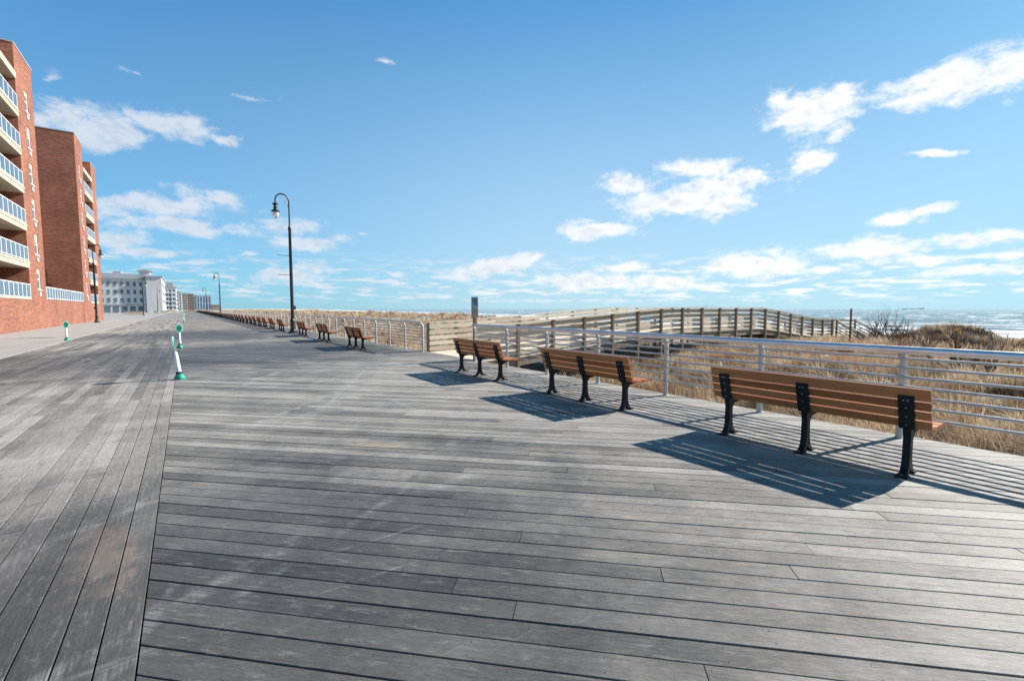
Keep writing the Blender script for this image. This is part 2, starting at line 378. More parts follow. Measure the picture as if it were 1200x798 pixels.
M['signred'] = plain('faded_red_brown_sign', (.40, .28, .20), .5, 0, .2, 9)
M['signink'] = plain('dark_sign_ink', (.05, .06, .08), .5)
M['cloth'] = plain('dark_clothing', (.02, .022, .03), .85)
M['shell'] = plain('bleached_driftwood', (.5, .46, .40), .8, 0, .2)
def mat_walk():
    m, t, b = mat('pale_concrete_slabs'); P = pos(t); x, y, z = t.sep(P)
    n = t.noise(P, .6, 6, .62); n2 = t.noise(P, 9, 5, .6)
    jx = t.m('ABSOLUTE', t.m('SUBTRACT', t.m('FRACT', t.m('DIVIDE', x, 1.5)), .5)); jy = t.m('ABSOLUTE', t.m('SUBTRACT', t.m('FRACT', t.m('DIVIDE', y, 1.5)), .5))
    j = t.step(t.m('MINIMUM', jx, jy), .004, .009, 1, 0)
    c = t.ramp(t.m('ADD', t.m('MULTIPLY', n, .65), t.m('MULTIPLY', n2, .35)), [(.3, (.25, .235, .215)), (.7, (.37, .352, .325))])
    t.put(b.inputs['Base Color'], t.mix(t.m('MULTIPLY', j, .6), c, (.12, .11, .10))); b.inputs['Roughness'].default_value = .85
    t.put(b.inputs['Normal'], t.bump(n2, .15, .01)); return m
M['walk'] = mat_walk()
def mat_clear():
    m, t, b = mat('pale_blue_balcony_glass')
    b.inputs['Base Color'].default_value = (.12, .19, .26, 1); b.inputs['Roughness'].default_value = .1
    b.inputs['Alpha'].default_value = .62
    t.put(b.inputs['Roughness'], t.step(t.noise(objc(t), 2, 3), .3, .7, .06, .2)); return m
M['bglass'] = mat_clear()
def mat_globe():
    m, t, b = mat('frosted_lamp_glass')
    t.put(b.inputs['Base Color'], t.mix(t.noise(objc(t), 6, 3), (.75, .77, .78), (.9, .91, .92))); b.inputs['Roughness'].default_value = .15
    b.inputs['Transmission Weight'].default_value = .55; return m
M['globe'] = mat_globe()

# ------------------------------------------------------------------ terrain
def sst(a, b, v): 
    q = np.clip((v - a) / (b - a), 0, 1); return q * q * (3 - 2 * q)
_ph = RNG.uniform(0, 6.28, (14, 2)); _an = RNG.uniform(0, 6.28, 14)
def bumps(x, y, wl, n=7, o=0):
    r = 0
    for i in range(n):
        a = _an[(i + o) % 14]; k = 6.28 / (wl * (.6 + .18 * i))
        r = r + np.sin((x * math.cos(a) + y * math.sin(a)) * k + _ph[(i + o) % 14, 0])
    return r / math.sqrt(n)
def shore(y): return 120 + .195 * np.maximum(y, 0)
def T(x, y):
    x = np.asarray(x, float); y = np.asarray(y, float)
    X = [-9e3, 7.0, 8.2, 10, 14, 22, 30, 36, 46, 60, 100]
    A = np.interp(x, X, [-.5, -.72, -.80, -.74, -.55, -.40, -.36, -.55, -1.3, -2.0, -2.4])
    B = np.interp(x, X, [-.5, -.5, -.5, -.45, -.5, -.5, -.5, -.6, -1.2, -2.0, -2.4])
    C = np.interp(x, X, [-.5, -.5, -.3, -.05, .42, .72, .62, .3, -.6, -1.7, -2.4])
    z = A + (B - A) * sst(10, 16, y) + (C - B) * sst(24, 50, y)
    du = sst(7.2, 10, x) * sst(60, 40, x)
    z = z + du * (.10 * bumps(x, y, 5.5) + .05 * bumps(x, y, 1.8, 6, 5)) * np.where((y > 10.5) & (y < 16.5) & (x < 38), .3, 1)
    z = z + du * sst(45, 70, y) * .12 * bumps(x, y, 14, 5, 3)
    z = z + .85 * np.exp(-(((x - 33.5) / 3.2) ** 2 + ((y - 6.0) / 1.9) ** 2)) * (1 + .1 * bumps(x, y, 1.5, 5, 2))
    z = z - .45 * sst(10.2, 11.4, y) * sst(16.2, 15.2, y) * sst(7.05, 7.6, x) * sst(19, 13.5, x)
    s = x - shore(y)
    bz = np.interp(s, [-70, -25, 0, 60, 400], [-2.4, -2.9, -4.05, -6, -9])
    k = sst(55, 100, x)
    z = np.where(x > 55, z * (1 - k) + bz * k, z)
    return z
xs = np.unique(np.concatenate([[-4000, -1500, -600, -200, -60, -20, -5, 3, 6.6, 6.95, 7.1], np.arange(7.3, 46, .42), np.linspace(46, 110, 40), np.linspace(110, 420, 70), [600, 1500, 4000]]))
ys = np.unique(np.concatenate([[-400, -120, -60, -30], np.arange(-20, 32, .45), np.linspace(32, 90, 64), np.linspace(90, 300, 70), np.linspace(300, 1500, 50), [2500, 5000, 12000]]))
gx, gy = np.meshgrid(xs, ys, indexing='ij'); gz = T(gx, gy)
V = np.stack([gx, gy, gz], -1).reshape(-1, 3); nx, ny = gx.shape
ii, jj = np.meshgrid(np.arange(nx - 1), np.arange(ny - 1), indexing='ij')
F = np.stack([ii * ny + jj, (ii + 1) * ny + jj, (ii + 1) * ny + jj + 1, ii * ny + jj + 1], -1).reshape(-1, 4)
tag(np_mesh('ground', V, F, M['sand'], smooth=True), kind='structure')

# ocean: rows follow the shoreline, real swell near it
ss = np.unique(np.concatenate([np.arange(-14, 180, 1.6), np.linspace(180, 900, 120), np.geomspace(900, 24000, 40)]))
yy = np.unique(np.concatenate([-np.geomspace(60, 24000, 24), np.arange(-60, 260, 3.0), np.linspace(260, 1400, 120), np.geomspace(1400, 24000, 30)]))
gs, gy = np.meshgrid(ss, yy, indexing='ij'); gx = gs + shore(gy)
amp = sst(-5, 30, gs) * (1 - .5 * sst(40, 220, gs)) * sst(900, 500, gs)
ph = gs * .24 + 1.8 * np.sin(gy * .021) + 1.1 * np.sin(gy * .0087 + 2) + .6 * np.sin(gy * .06 + gs * .05)
w = np.maximum(0, np.sin(ph)) ** 2.2 * (.6 + .4 * np.sin(gy * .034 + gs * .11)) + .25 * bumps(gs, gy, 17, 7) * .5
gz = -4.0 + .62 * amp * w
V = np.stack([gx, gy, gz], -1).reshape(-1, 3); nx, ny = gx.shape
ii, jj = np.meshgrid(np.arange(nx - 1), np.arange(ny - 1), indexing='ij')
F = np.stack([ii * ny + jj, (ii + 1) * ny + jj, (ii + 1) * ny + jj + 1, ii * ny + jj + 1], -1).reshape(-1, 4)
tag(np_mesh('sea', V, F, M['sea'], smooth=True), kind='structure')

# ------------------------------------------------------------------ boardwalk deck
SEAM = -.23; EDGE = 7.12; WALK = -4.70; YEND = 430.0
def planks(name, items):
    """items: (origin xy, dir xy, normal xy, width, t0 fn, t1 fn) -> chamfered boards with plank uv"""
    Vs = []; UV = []; th = .045; ch = .0025
    for (c, dr, nr, w, ta, tb, u0, zz) in items:
        cs = [(0, -th), (0, -ch), (ch, 0), (w - ch, 0), (w, -ch), (w, -th)]
        for f in (ta, tb):
            for v, z in cs:
                tt = f(c + v); p = (nr[0] * (c + v) + dr[0] * tt, nr[1] * (c + v) + dr[1] * tt, z + zz)
                Vs.append(p); UV.append((tt + u0, v))
    n = len(items); V = np.array(Vs); UV = np.array(UV)
    q = np.array([(0, 6, 7, 1), (1, 7, 8, 2), (2, 8, 9, 3), (3, 9, 10, 4), (4, 10, 11, 5)])[:, ::-1]
    e = np.array([(0, 1, 4, 5), (1, 2, 3, 4), (11, 10, 7, 6), (10, 9, 8, 7)])[:, ::-1]
    q = np.concatenate([q, e]); F = (np.arange(n)[:, None, None] * 12 + q[None]).reshape(-1, 4)
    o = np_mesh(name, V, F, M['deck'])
    me = o.data; uvl = me.uv_layers.new(name='plank')
    li = np.empty(len(me.loops), dtype=np.int32); me.loops.foreach_get('vertex_index', li)
    uvl.data.foreach_set('uv', UV[li].astype(np.float32).ravel())
    return tag(o, kind='structure')
rj = random.Random(3)
it = []; P_ = .1487; G_ = .0065
# lengthwise boards, left of the seam
k = 0; x1 = SEAM - .004
while x1 > WALK + .05:
    w = P_ - G_; t = -6 - rj.random() * 4
    while t < YEND:
        L = rj.choice([3.05, 3.66, 4.27, 4.88]) if t < 150 else 30
        a, b_ = t + .002, t + L - .002
        # dir +y, normal -x : position = normal*c
        it.append((-(x1), (0, 1), (-1, 0), w, (lambda v, a=a: a), (lambda v, b_=b_: b_), rj.random() * 50, rj.uniform(-.002, .002)))
        t += L
    x1 -= P_; k += 1
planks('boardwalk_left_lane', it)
it = []; R2 = math.sqrt(.5); c = (SEAM - 5.0) * R2
while c < (YEND + 7) * R2:
    w = .150 - .0065
    if abs(c - 2.02) < .08: w -= .006
    f0 = lambda v: (SEAM + .004) / R2 - v
    f1 = lambda v: EDGE / R2 - v
    base = -c; ta = (SEAM + .004) / R2; tb = EDGE / R2; cuts = [None]; u = ta + rj.uniform(1.5, 4.5)
    if c < 120:
        while u < tb - 1.0: cuts.append(u); u += rj.choice([3.05, 3.66, 4.27])
    cuts.append(None)
    for i in range(len(cuts) - 1):
        fa = f0 if cuts[i] is None else (lambda v, q=cuts[i] - c: q + .0025)
        fb = f1 if cuts[i + 1] is None else (lambda v, q=cuts[i + 1] - c: q - .0025)
        it.append((c, (R2, -R2), (R2, R2), w, fa, fb, rj.random() * 50, rj.uniform(-.002, .002)))
    c += .150
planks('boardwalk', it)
q = MB(); q.box(WALK, EDGE - .06, -8, YEND, -.45, -.16); tag(q.build('boardwalk_understructure', M['under']), kind='structure')
q = MB(); q.box(EDGE - .05, EDGE, -8, YEND, -.30, -.05); tag(q.build('boardwalk_edge_beam', M['ramppost']), kind='structure')
# pavement along the buildings, fanning out to a plaza further on
q = MB(); q.add([(-60, -40, -.004), (WALK - .02, -40, -.004), (WALK - .02, 60, -.004), (WALK - .02, YEND + 60, -.004), (-60, YEND + 60, -.004)], [(0, 1, 2, 3, 4)])
q.box(WALK - .18, WALK - .01, -30, YEND, -.3, .012, b=.006)
tag(q.build('pavement', M['walk']), kind='structure')

# ------------------------------------------------------------------ benches
LEG = [(-.145, 0), (-.145, .018), (-.085, .03), (-.045, .075), (-.028, .16), (-.022, .34), (-.052, .46), (-.128, .715), (-.10, .725), (-.018, .50), (.005, .445), (.20, .425), (.40, .432), (.40, .408), (.22, .402), (.085, .385), (.045, .33), (.045, .25), (.05, .16), (.075, .075), (.115, .03), (.165, .018), (.165, 0), (.10, 0), (.055, .02), (.018, .06), (-.002, .06), (-.035, .02), (-.08, 0)]
BL = 1.035; LY = .865
def slat(mb, c, d, L, tk, h, m=0):
    """board along y: centre (x,z), d = unit up direction of its face (x,z)"""
    n = (d[1], -d[0]); b = .006
    pts = [(-tk / 2, -h / 2 + b), (-tk / 2, h / 2 - b), (-tk / 2 + b, h / 2), (tk / 2 - b, h / 2), (tk / 2, h / 2 - b), (tk / 2, -h / 2 + b), (tk / 2 - b, -h / 2), (-tk / 2 + b, -h / 2)]
    mb.prism_y([(c[0] + n[0] * a + d[0] * e, c[1] + n[1] * a + d[1] * e) for a, e in pts], -L, L, m)
def bench_parts():
    back = MB(); bd = Vector((-.103, .34)).normalized(); p = Vector((-.012, .455)); hs = [.081, .081, .081, .112]
    t = 0
    for h in hs:
        cc = p + bd * (t + h / 2); slat(back, (cc.x, cc.y), (bd.x, bd.y), BL, .034, h); t += h + .0135
    seat = MB()
    for x, z, a in ((.045, .462, .05), (.131, .452, .0), (.217, .448, .0), (.303, .451, -.02), (.389, .450, .12)):
        slat(seat, (x, z), (math.cos(a), -math.sin(a)), BL, .034, .0835)
    leg = MB()
    leg.prism_y(LEG, -.03, .03)
    # wider plate behind the slats
    n = (bd.y, -bd.x)
    for a0, a1, w in ((-.002, .325, .058),):
        c0 = p + bd * ((a0 + a1) / 2) - Vector((n[0], n[1])) * .032
        leg.obox((c0.x, 0, c0.y), (n[0] * .012, 0, n[1] * .012), (0, w, 0), (bd.x * (a1 - a0) / 2, 0, bd.y * (a1 - a0) / 2))
    leg.obox((-.115, 0, .008), (.05, 0, 0), (0, .045, 0), (0, 0, .008)); leg.obox((.13, 0, .008), (.05, 0, 0), (0, .045, 0), (0, 0, .008))
    bolt = []
    for k, a in enumerate((.04, .125, .215, .29)):
        c0 = p + bd * a - Vector((n[0], n[1])) * .046
        for dy in ((-.015, .015) if k == 3 else (0,)):
            bolt.append(((c0.x + n[0] * .004, dy, c0.y + n[1] * .004), (c0.x - n[0] * .006, dy, c0.y - n[1] * .006), .0078))
    bolt.append(((-.125, 0, .016), (-.125, 0, .026), .012))
    bolt.append(((.14, 0, .016), (.14, 0, .026), .012))
    return back, seat, leg, bolt
BX = 5.45
ylist = [2.10, 5.47, 8.98, 18.2, 23.2, 28.1, 35.1, 39.4, 43.1] + [46.6 + 3.45 * i for i in range(74)]
back, seat, leg, bolt = bench_parts()
GB = 'slatted benches along the railing'
labs = {0: 'brown slatted bench with black iron legs, nearest and largest at right', 1: 'brown slatted bench with black legs, middle of the three before the ramp',
        2: 'brown slatted bench with black legs beside the ramp opening, below the sign post', 3: 'brown slatted bench just past the ramp opening, first of the far row',
        4: 'second brown slatted bench past the ramp opening, with its long shadow', 5: 'brown slatted bench standing just right of the tall lamp post', 6: 'brown slatted bench standing just left of the tall lamp post',
        7: 'second brown slatted bench left of the tall lamp post', 8: 'third brown slatted bench left of the tall lamp post', 9: 'fourth brown slatted bench left of the tall lamp post',
        10: 'fifth brown slatted bench left of the tall lamp post'}
far_lab = 'small distant slatted bench in the long row running toward the horizon'
b0 = thing('park_bench', labs[0], 'bench', (BX, ylist[0], 0), 0, GB)
back.build('backrest', M['bench'], b0); seat.build('seat', M['bench'], b0)
for s in (-LY, 0, LY):
    lo = leg.build('leg', M['iron'], b0); lo.location = (0, s, 0)
    for pa, pb, ra in bolt:
        q = MB(); q.tube([pa, pb], ra, 8); q.build('bolt', M['bolt'], lo)
for i in range(1, 14): dup(b0, (BX + random.uniform(-.02, .02) + (.06 if i == 2 else 0), ylist[i], 0), random.uniform(-.008, .008), labs.get(i, far_lab))
one = MB(); one.v += back.v; one.f += back.f; one.mi += [0] * len(back.f); one.add(seat.v, seat.f, 0)
for s in (-LY, 0, LY): one.add([(x, y + s, z) for x, y, z in leg.v], leg.f, 1)
fb = tag(one.build('park_bench', [M['bench'], M['iron']]), far_lab, 'bench', GB); fb.location = (BX, ylist[14], 0)
for y in ylist[15:]:
    c = fb.copy(); COL.objects.link(c); c.location = (BX + random.uniform(-.02, .02), y, 0)

# ------------------------------------------------------------------ pipe railings
RX = 6.93
RZ = [.965, .855, .742, .63, .515, .40, .275]
def post_mb():
    p = MB(); p.tube([(0.03, 0, 0), (.03, 0, .90), (.02, 0, .97), (-.035, 0, 1.035)], [.039, .039, .034, .028], 10)
    p.tube([(.03, 0, .88), (.05, 0, .96), (.10, 0, 1.01)], [.018, .018, .012], 8)
    p.tube([(.03, 0, 0), (.03, 0, .010)], .052, 12)
    return p
def railing(y0, y1, pitch, label, first=.0, cap=100):
    t = thing('pipe_railing', label, 'railing', (RX, y0, 0)); L = y1 - y0
    q = MB(); n = max(2, int(L / 6.6) + 1)
    q.tube([(-.035, L * i / (n - 1), 1.065) for i in range(n)], .046, 14)
    for i in range(n): 
        if 0 < i < n - 1 and i < 40: q.tube([(-.035, L * i / (n - 1) - .012, 1.065), (-.035, L * i / (n - 1) + .012, 1.065)], .0475, 14)
    q.build('top_rail', M['alu'], t, True)
    for z in RZ:
        q = MB(); q.tube([(-.012, 0, z), (-.012, L, z)], .0165, 8); q.build('rail', M['alup'], t, True)
    ps = []; y = first
    while y <= L + .01: ps.append(y); y += pitch
    p0 = None; rest = MB(); pm = post_mb(); order = ps
    for k, y in enumerate(order):
        if k < cap:
            if p0 is None: o = p0 = pm.build('post', M['alup'], t, True)
            else: o = p0.copy(); COL.objects.link(o); o.parent = t
            o.location = (0, y, 0)
        else: rest.tube([(.03, y, 0), (.03, y, .95), (-.03, y, 1.04)], .034, 5)
    if rest.v: tag(rest.build('posts', M['alup'], t), kind='stuff')
    return t
railing(-6.59, 11.56, 1.65, 'silver pipe railing beside the three near benches, left end at the sign post', first=0.0)
railing(15.2, YEND, 1.65, 'long silver pipe railing of the far bench row, beyond the ramp opening')

# ------------------------------------------------------------------ wooden ramp to the beach
RY0, RY1 = 11.70, 15.25
prof = [(7.15, -.02), (8.7, .02), (10.1, .13), (11.6, .22), (14.5, .41), (16.8, .54), (24.3, .54), (26.0, .40), (28.4, .14), (30.8, -.09), (32.0, -.15), (34.3, -.19), (37.6, -.19)]
def rz(x): return float(np.interp(x, [p[0] for p in prof], [p[1] for p in prof]))
t = thing('beach_ramp', 'weathered wooden ramp with board railings, arching over the dune grass to the beach', 'ramp')
q = MB(); x = 7.13
while x < 37.5:
    za, zb = rz(x), rz(x + .14)
    q.add([(x, RY0 - .02, za), (x + .133, RY0 - .02, zb), (x + .133, RY1 + .05, zb), (x, RY1 + .05, za), (x, RY0 - .02, za - .04), (x + .133, RY0 - .02, zb - .04), (x + .133, RY1 + .05, zb - .04), (x, RY1 + .05, za - .04)],
          [(0, 1, 2, 3), (7, 6, 5, 4), (0, 4, 5, 1), (1, 5, 6, 2), (2, 6, 7, 3), (3, 7, 4, 0)]); x += .14
q.build('deck', M['ramp'], t)
def sloped(mb, xa, xb, y0, y1, off0, off1, m=0):
    """board following the ramp profile between xa and xb"""
    st = sorted({xa, xb} | {p[0] for p in prof if xa < p[0] < xb})
    for a, b_ in zip(st[:-1], st[1:]):
        za, zb = rz(a), rz(b_)
        vs = [(x_, y_, z_ + o_) for o_ in (off0, off1) for y_ in (y0, y1) for x_, z_ in ((a, za), (b_, zb))]
        mb.add(vs, [(0, 2, 3, 1), (4, 5, 7, 6), (0, 1, 5, 4), (2, 6, 7, 3), (0, 4, 6, 2), (1, 3, 7, 5)], m)
q = MB(); sloped(q, 7.13, 34.3, RY0 + .02, RY0 + .07, -.30, -.045); sloped(q, 7.13, 37.5, RY1 - .05, RY1, -.30, -.045); sloped(q, 7.13, 37.5, 13.4, 13.46, -.30, -.045)
q.build('stringer', M['ramppost'], t)
def ramp_rail(y, inner, xend, label):
    """inner = +1 when the walking side lies toward +y"""
    xsn = [8.65 + 1.475 * i for i in range(int((xend - 8.6) / 1.475) + 1)]
    if y > 13: xsn = [7.2] + [8.35 + 1.5 * i for i in range(int((xend - 8.3) / 1.5) + 1)]
    q = MB(); yb0, yb1 = (y + .06, y + .095) if inner > 0 else (y - .095, y - .06)
    ends = [7.2] + [x for x in xsn[1::2]] + [xend]
    for a, b_ in zip(ends[:-1], ends[1:]):
        if b_ - a < .1: continue
        sloped(q, a + .002, b_ - .002, yb0, yb1, .86, 1.0)
        for z in (.65, .45, .25, .05): sloped(q, a + .002, b_ - .002, yb0, yb1, z, z + .13)
    r = q.build('railing', M['ramp'], t)
    q = MB(); sloped(q, 7.2, xend + .05, y - .075, y + .125 if inner > 0 else y + .075, 1.045, 1.085); q.build('cap_rail', M['ramp'], r)
    p0 = None
    for x in xsn:
        mb = MB(); mb.box(-.05, .05, -.055, .055, min(-1.1, float(T(x, y)) - rz(x) - .1), 1.043, b=.006)
        o = mb.build('post', M['ramppost'], r); o.location = (x, y, rz(x))
ramp_rail(RY0, 1, 34.3, ''); ramp_rail(RY1, -1, 37.5, '')
# end rail and stairs going down toward the near side
q = MB(); 
for z in (.86, .66, .46, .27, .08): q.box(37.46, 37.5, RY0, RY1, rz(37.5) + z, rz(37.5) + z + (.14 if z > .8 else .095))
q.build('end_railing', M['ramp'], t)
q = MB(); zt = rz(36)
for k in range(8): q.box(34.4, 37.4, RY0 - .28 * (k + 1), RY0 - .28 * k - .01, zt - .17 * (k + 1) - .04, zt - .17 * (k + 1))
q.build('steps', M['ramp'], t)
for X0 in (34.3, 37.5):
    q = MB(); dy, dz = -2.4, -1.42
    for z, h in ((1.045, .04), (.88, .13), (.66, .09), (.46, .09), (.27, .09), (-.12, .2)):
        q.add([(X0 + a, RY0 + dy * s_ + 0, zt + dz * s_ + z + e) for e in (0, h) for s_ in (0, 1) for a in (-.04, .04)],
              [(0, 2, 3, 1), (4, 5, 7, 6), (0, 1, 5, 4), (2, 6, 7, 3), (0, 4, 6, 2), (1, 3, 7, 5)])
    r = q.build('stair_railing', M['ramp'], t)
    for s_ in (.02, .5, .98):
        mb = MB(); mb.box(X0 - .05, X0 + .05, RY0 + dy * s_ - .05, RY0 + dy * s_ + .05, -2.0, zt + dz * s_ + 1.04); mb.build('post', M['ramppost'], r)

# sign post at the ramp opening
t = thing('sign_post', 'brown wooden post carrying a narrow blue and red sign at the ramp opening', 'sign', (7.02, 11.66, 0))
q = MB(); q.box(-.05, .05, -.05, .05, -.3, 1.42, b=.006); q.build('post', M['post'], t)
q = MB(); q.box(-.10, .10, -.066, -.056, 1.60, 1.90, 0); q.box(-.10, .10, -.066, -.056, 1.28, 1.597, 1)
sg = q.build('sign_panel', [M['signblue'], M['signred']], t); sg.rotation_euler = (0, 0, -.62)
q = MB()
for z, a, b_ in ((1.84, -.06, .05), (1.79, -.075, .07), (1.74, -.05, .06), (1.69, -.03, .07)): q.box(a, b_, -.069, -.0655, z - .012, z + .012)
q.build('sign_marks', M['signink'], sg)
q = MB(); q.box(-.02, .02, -.055, .0, 1.25, 1.86); o = q.build('bracket', M['alup'], t); o.rotation_euler = (0, 0, -.62)
# marker pole in the dunes
q = MB(); zz = float(T(28.3, 9.0)); q.tube([(0, 0, -.4), (.01, 0, 1.0), (0, 0, 1.56 - zz)], [.055, .05, .048], 8)
tag(q.build('marker_pole', M['post'], None, True, (28.3, 9.0, zz)), 'single slim weathered pole standing in the dune grass beyond the ramp stairs', 'pole')

# ------------------------------------------------------------------ street lamps
def lamp(loc, rz_, label, arms=True):
    t = thing('street_lamp', label, 'street lamp', loc, rz_, 'gooseneck street lamps')
    q = MB(); q.lathe([(.30, 0), (.30, .05), (.24, .09), (.17, .22), (.14, .36), (.13, .75), (.15, .80), (.12, .86), (.105, .92)], n=16); q.build('base', M['lamp'], t, True)
    q = MB(); q.lathe([(.105, .92), (.10, 3.0), (.085, 6.55), (.105, 6.58), (.105, 6.70), (.07, 6.80), (.05, 6.9)], n=14); q.box(.08, .2, -.07, .07, 1.5, 1.75)
    q.build('pole', M['lamp'], t, True)
    q = MB(); R = .40; pa = [(0, 0, 6.85), (0, 0, 7.6)] + [(0 - R + R * math.cos(a), 0, 8.35 + .43 * math.sin(a)) for a in [PI * k / 14 for k in range(15)]] + [(-2 * R, 0, 8.12)]
    q.tube(pa, [.05] + [.042] * (len(pa) - 1), 10)
    sp = [(-.02 - .16 + (.30 - .018 * k) * .5 * math.cos(1.0 + k * .35), 0, 8.28 + (.30 - .018 * k) * .5 * math.sin(1.0 + k * .35)) for k in range(14)]
    q.tube(sp, .012, 6); q.tube([(-.02, 0, 8.0), (-.2, 0, 8.32), (-.36, 0, 8.70)], .014, 6)
    q.build('gooseneck_arm', M['lamp'], t, True)
    ln = MB(); ln.lathe([(.05, 8.16), (.17, 8.14), (.17, 8.08), (.09, 8.02), (.10, 7.94), (.13, 7.90), (.10, 7.84), (.12, 7.76), (.25, 7.66), (.25, 7.61), (.20, 7.60)], (-2 * R, 0, 0), 16)
    lo = ln.build('lantern', M['lamp'], t, True)
    g = MB(); g.lathe([(.19, 7.62), (.20, 7.48), (.17, 7.34), (.10, 7.24), (.02, 7.21)], (-2 * R, 0, 0), 16); g.build('globe', M['globe'], lo, True)
    if arms:
        for z in (4.95, 3.72):
            q = MB(); q.tube([(0, 0, z), (-.75, 0, z)], .016, 6); q.tube([(-.75, 0, z), (-.78, 0, z)], .028, 8); q.tube([(0, 0, z - .03), (0, 0, z + .03)], .108, 12); q.build('banner_arm', M['lamp'], t, True)
    return t
l0 = lamp((5.68, 32.3, 0), .12, 'tall dark gooseneck lamp with two banner arms, rising among the benches')
l1 = dup(l0, (5.9, 109, 0), .1, 'second dark gooseneck lamp along the bench row, smaller and left of the tallest')
l2 = dup(l0, (6.2, 188, 0), .1, 'faint third gooseneck lamp of the bench row, in front of the blue glazed block')
l3 = dup(l0, (-8.15, 69.8, 0), PI - .5, 'dark gooseneck lamp on the pavement against the red brick building')
l4 = dup(l0, (-8.2, 145, 0), PI - .4, 'small dark lamp in front of the grey white hotel facade')
l5 = dup(l0, (-8.0, 215, 0), PI - .4, 'smallest dark lamp before the pale end wing of the hotel')

# ------------------------------------------------------------------ lane delineator posts
def delin(loc, rz_, label, tilt=(0, 0)):
    t = thing('lane_post', label, 'lane post', loc, rz_, 'white and green lane posts')
    q = MB(); q.lathe([(.100, 0), (.105, .03), (.098, .07), (.08, .10), (.06, .12), (.045, .13)], n=20); q.build('base', M['green'], t, True)
    q = MB(); q.lathe([(.045, .11), (.048, .13), (.050, .20), (.040, .45), (.034, .58), (.02, .62)], n=14); tb = q.build('tube', M['wplastic'], t, True)
    q = MB(); q.lathe([(.052, .125), (.054, .135), (.054, .165), (.05, .175)], n=14); q.build('collar', M['iron'], tb, True)
    # oval paddle: rim and face
    def oval(mb, rx, rz2, y0, y1, zc, n=24):
        pts = [(rx * math.cos(2 * PI * k / n), zc + rz2 * math.sin(2 * PI * k / n)) for k in range(n)]; mb.prism_y(pts, y0, y1)
    q = MB(); oval(q, .115, .175, -.012, .012, .78); pd = q.build('paddle', M['mint'], tb)
    q = MB(); oval(q, .098, .158, -.016, .016, .78); q.build('paddle_face', M['green'], pd)
    q = MB(); oval(q, .065, .075, -.019, .019, .80); oval(q, .04, .018, -.019, .019, .68); q.build('emblem', M['dgreen'], pd)
    tb.rotation_euler = (tilt[0], tilt[1], 0)
    return t, tb
d0, tb0 = delin((-.14, 12.35, 0), .05, 'white lane post with round green base, nearest, its oval paddle turned edge on')
d1 = dup(d0, (-.2, 22.3, 0), .25, 'white lane post with green oval paddle facing the viewer, behind the nearest post')
d2 = dup(d0, (-4.72, 30.7, 0), .35, 'white and green lane post at the pavement edge, before the red brick building')
d3 = dup(d0, (-.1, 66, 0), .8, 'tiny distant white and green lane post on the boardwalk seam')
d4 = dup(d0, (.0, 120, 0), .3, 'farthest faint lane post on the boardwalk seam')
tb0.rotation_euler = (0, -.09, 0)
for ch in tb0.children:
    if ch.name.startswith('paddle'): ch.rotation_euler = (0, -.06, 1.42)

# ------------------------------------------------------------------ red brick apartment building
FX = -9.2
t = thing('apartment_building', 'red brick apartment building with cream balconies and blue glass railings', 'building', (0, 0, 0))
q = MB(); q.box(-30, FX, 20, 85.0, -.4, 2.30); q.build('podium', M['brick'], t)
def hole_pier(y0, y1, z0, z1, wy, wz, ww, wh, depth=.16):
    """brick pier whose sea face has window openings, as strips"""
    q = MB(); q.box(-30, FX - depth, y0, y1, z0, z1)
    a, b_ = wy - ww / 2, wy + ww / 2
    q.box(FX - depth + .002, FX, y0, a, z0, z1); q.box(FX - depth + .002, FX, b_, y1, z0, z1)
    zz = z0
    for z in wz:
        q.box(FX - depth + .002, FX - .003, a, b_, zz, z - wh / 2); zz = z + wh / 2
    q.box(FX - depth + .002, FX - .003, a, b_, zz, z1)
    return q
floors = [2.30 + 2.70 * k for k in range(6)]
wz = [f + 1.55 for f in floors]
def win(y, z, w=.95, h=1.55, ac=True):
    f = MB(); x = FX - .10
    f.box(x, x + .06, y - w / 2, y - w / 2 + .07, z - h / 2, z + h / 2); f.box(x, x + .06, y + w / 2 - .07, y + w / 2, z - h / 2, z + h / 2)
    f.box(x, x + .06, y - w / 2 + .07, y + w / 2 - .07, z + h / 2 - .07, z + h / 2); f.box(x, x + .06, y - w / 2 + .07, y + w / 2 - .07, z - h / 2, z - h / 2 + .07)
    f.box(x, x + .05, y - w / 2 + .07, y + w / 2 - .07, z - .04, z + .04); f.box(x + .06, FX + .05, y - w / 2 - .05, y + w / 2 + .05, z - h / 2 - .09, z - h / 2 - .002)
    fo = f.build('window', M['white'], t)
    p = MB(); p.box(x + .01, x + .022, y - w / 2 + .06, y + w / 2 - .06, z - h / 2 + .06, z + h / 2 - .06); p.build('pane', M['glass'], fo)
    if ac: b = MB(); b.box(FX + .004, FX + .05, y - .3, y + .3, z - h / 2 - .55, z - h / 2 - .2); b.build('air_vent', M['greytrim'], fo)
    b = MB(); b.box(x + .024, x + .028, y - w / 2 + .072, y + w / 2 - .072, z + h / 2 - random.choice([.2, .35, .6]), z + h / 2 - .072); b.build('blind', M['cream'], fo)
